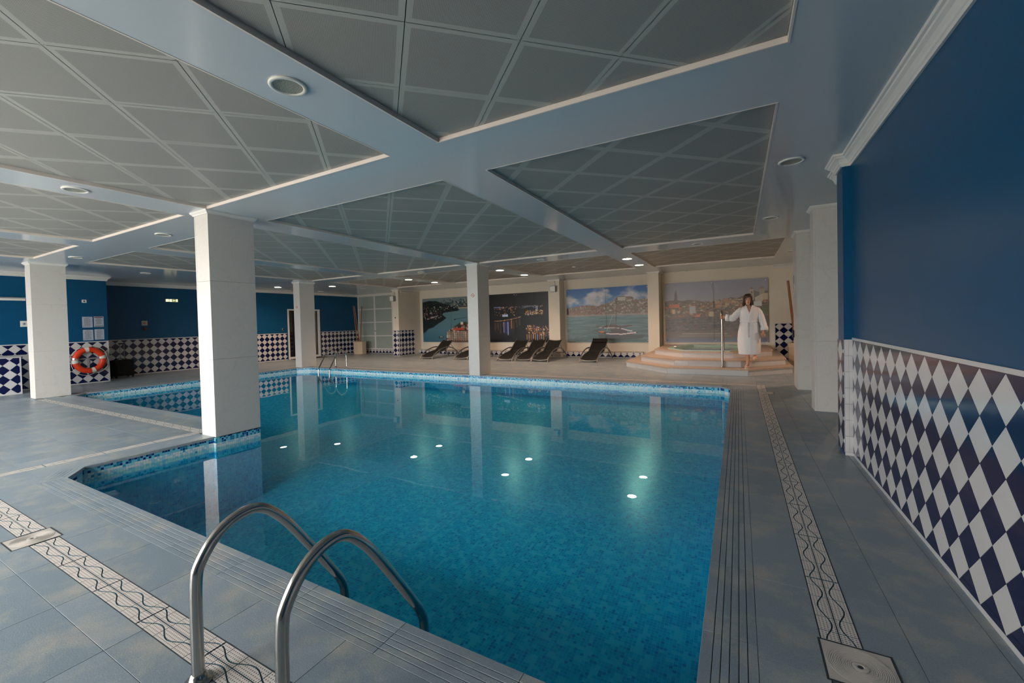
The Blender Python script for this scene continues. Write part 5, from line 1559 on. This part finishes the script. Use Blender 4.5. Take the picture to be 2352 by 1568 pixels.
    # fringe swept to the side from a parting
    for k in range(22):
        t = k / 21; a = math.radians(-150 + 116 * t); ca, sa = math.cos(a), math.sin(a)
        zl = 1.592 - .045 * max(0, .45 - t) * 2 - (.05 if t > .93 else 0) + rr.uniform(-.008, .008)
        sx = -.018 if t < .7 else .016
        pts = [(hx + .028, hy + .012, 1.672), (hx + .014 + ca * .05, hy + .01 + sa * .066, 1.663), (hx + ca * .078, hy + .012 + sa * .102, 1.63), (hx + ca * .084 + sx, hy + .012 + sa * .107, zl)]
        hb.tube(smooth_path(pts, 4), .012, 6, rads=[.010] * 5 + [.013] * 5 + [.010, .008, .005])
    hb.build('hair', 'hair', P)
    # ---- bathrobe
    seg = 48
    prof = [(.315, .05, .02, .232, .165), (.33, .05, .02, .238, .17), (.50, .045, .015, .248, .172), (.66, .045, .01, .25, .172), (.82, .047, .01, .238, .165), (.95, .05, .005, .212, .148), (1.03, .05, .0, .192, .135), (1.055, .05, .0, .187, .132), (1.08, .05, -.002, .192, .136), (1.16, .055, -.004, .208, .145), (1.24, .058, -.004, .222, .142), (1.30, .06, .0, .222, .128), (1.345, .06, .004, .195, .108), (1.38, .058, .01, .14, .088), (1.405, .055, .016, .092, .074)]
    ob = MB(); vs = []; zs = []
    for (z, cx, cy, a, c) in prof:
        for k in range(seg):
            t = 2 * math.pi * k / seg
            fold = 1 + (.018 * math.sin(7 * t + z * 5) + .014 * math.sin(13 * t + 2)) * max(0, min(1, (1.02 - z) / .5)) + .012 * math.sin(9 * t + z * 30) * (1 if z > 1.08 and z < 1.25 else 0)
            vs.append((cx + a * fold * math.cos(t), cy + c * fold * math.sin(t), z))
    fs = []
    for i in range(len(prof) - 1):
        for k in range(seg):
            k2 = (k + 1) % seg
            f = (i * seg + k, i * seg + k2, (i + 1) * seg + k2, (i + 1) * seg + k)
            mx = sum(vs[q][0] for q in f) / 4; my = sum(vs[q][1] for q in f) / 4; mz = sum(vs[q][2] for q in f) / 4
            if my < -.02 and mz > 1.235 and abs(mx - .06) < (mz - 1.215) * .42: continue
            fs.append(f)
    ob.add(vs, fs, 0, True)
    rb = ob.build('robe_body', 'robe', P)
    so = rb.modifiers.new('thick', 'SOLIDIFY'); so.thickness = .010; so.offset = 1
    def sleeve(pts, rads):
        m = MB(); path = smooth_path(pts, 5); k = len(pts); rr2 = []; n = len(path)
        for i in range(n):
            t = i / (n - 1) * (k - 1); j = min(int(t), k - 2); f = t - j
            rr2.append((rads[j] * (1 - f) + rads[j + 1] * f) * (1 + .035 * math.sin(i * 1.9)))
        m.tube(path, 1, 18, rads=rr2, caps=False)
        o = m.build('sleeve', 'robe', P); s = o.modifiers.new('thick', 'SOLIDIFY'); s.thickness = .010; s.offset = 0
        d = (path[-1] - path[-2]).normalized()
        m = MB(); m.tube([path[-1] - d * .085, path[-1] - d * .045, path[-1] + d * .004], 1, 18, rads=[rr2[-1] + .009, rr2[-1] + .012, rr2[-1] + .012], caps=False)
        c = m.build('cuff', 'robe', o); s = c.modifiers.new('thick', 'SOLIDIFY'); s.thickness = .012; s.offset = 0
    sleeve([(-.06, .01, 1.315), (-.14, .0, 1.295), (-.23, -.02, 1.215), (-.315, -.04, 1.14), (-.40, -.038, 1.142), (-.475, -.025, 1.152)], [.066, .072, .076, .076, .068, .062])
    sleeve([(.175, .01, 1.315), (.25, .005, 1.285), (.312, .0, 1.17), (.352, -.005, 1.04), (.380, -.035, .93), (.384, -.058, .845)], [.066, .070, .070, .070, .070, .072])
    def ribbon(name, pts, w, th, par):
        m = MB(); m.tube(smooth_path(pts, 6), w, 10, flat=th / w); return m.build(name, 'robe', par)
    def lapel(pts):
        path = smooth_path(pts, 6); m = MB(); n = len(path); vs = []; fs = []
        for i, p in enumerate(path):
            d = (path[min(i + 1, n - 1)] - path[max(i - 1, 0)]).normalized()
            nr = Vector(((p.x - .055) / .05, (p.y - .03) / .03, 0)).normalized()
            sd = d.cross(nr).normalized(); w = .034 if i > 4 else .026
            for (u, h) in ((-1, 0), (-.6, .013), (.6, .015), (1, 0)): vs.append(p + sd * w * u + nr * h)
            for (u, h) in ((1, -.008), (-1, -.008)): vs.append(p + sd * w * u + nr * h)
        for i in range(n - 1):
            for k in range(6): k2 = (k + 1) % 6; fs.append((i * 6 + k, i * 6 + k2, i * 6 + 6 + k2, i * 6 + 6 + k))
        m.add(vs, fs, 0, True); m.build('collar', 'robe', rb)
    lapel([(.055, .085, 1.425), (.0, .06, 1.43), (-.03, .0, 1.415), (-.022, -.07, 1.375), (.005, -.125, 1.30), (.045, -.150, 1.22), (.085, -.146, 1.12), (.10, -.138, 1.07)])
    lapel([(.055, .085, 1.425), (.11, .06, 1.43), (.142, .0, 1.415), (.138, -.07, 1.375), (.118, -.125, 1.30), (.085, -.153, 1.22), (.050, -.152, 1.12), (.035, -.142, 1.07)])
    m = MB(); R2 = []
    for (z, g) in ((1.032, .012), (1.040, .020), (1.072, .020), (1.080, .012)): R2.append([(.05 + (.190 + g) * math.cos(2 * math.pi * k / seg), (.135 + g) * math.sin(2 * math.pi * k / seg), z) for k in range(seg)])
    m.rings(R2, cap0=False, cap1=False); bl = m.build('belt', 'robe', P)
    ribbon('belt_end', [(.03, -.155, 1.05), (.012, -.175, .98), (.008, -.190, .85), (.014, -.192, .70)], .026, .010, bl)
    ribbon('belt_end', [(.05, -.155, 1.05), (.12, -.160, 1.04), (.20, -.130, 1.02), (.205, -.150, .95), (.21, -.158, .80)], .024, .010, bl)
    ribbon('belt_knot', [(.01, -.165, 1.05), (.04, -.175, 1.058), (.07, -.165, 1.05)], .028, .020, bl)
    m = MB(); m.slab([(.150, -.128, 1.13), (.235, -.075, 1.13), (.235, -.080, 1.24), (.150, -.132, 1.24)], (.5, -.86, 0), .008); m.build('breast_pocket', 'robe', rb)
    # ---- sandals
    for (x, y, z, yaw) in ((.006, .03, 0.0, -.22), (.185, .50, .152, .15)):
        c, s = math.cos(yaw), math.sin(yaw)
        m = MB(); q = [(-.030, .075), (.030, .075), (.036, .0), (.044, -.11), (.034, -.17), (0, -.19), (-.036, -.17), (-.044, -.11), (-.036, 0)]
        m.prism([(x + a * c - b_ * s, y + a * s + b_ * c) for a, b_ in q][::-1], z, z + .012)
        sd = m.build('sandal', 'white_plastic', P)
        m = MB(); m.tube(smooth_path([(x + a * c - b_ * s, y + a * s + b_ * c, z + h) for a, b_, h in ((-.043, -.07, .012), (-.034, -.085, .045), (0, -.095, .068), (.034, -.085, .045), (.043, -.07, .012))], 4), .016, 8, flat=.35); m.build('strap', 'white_plastic', sd)
    return P
person()
bpy.context.view_layer.update()
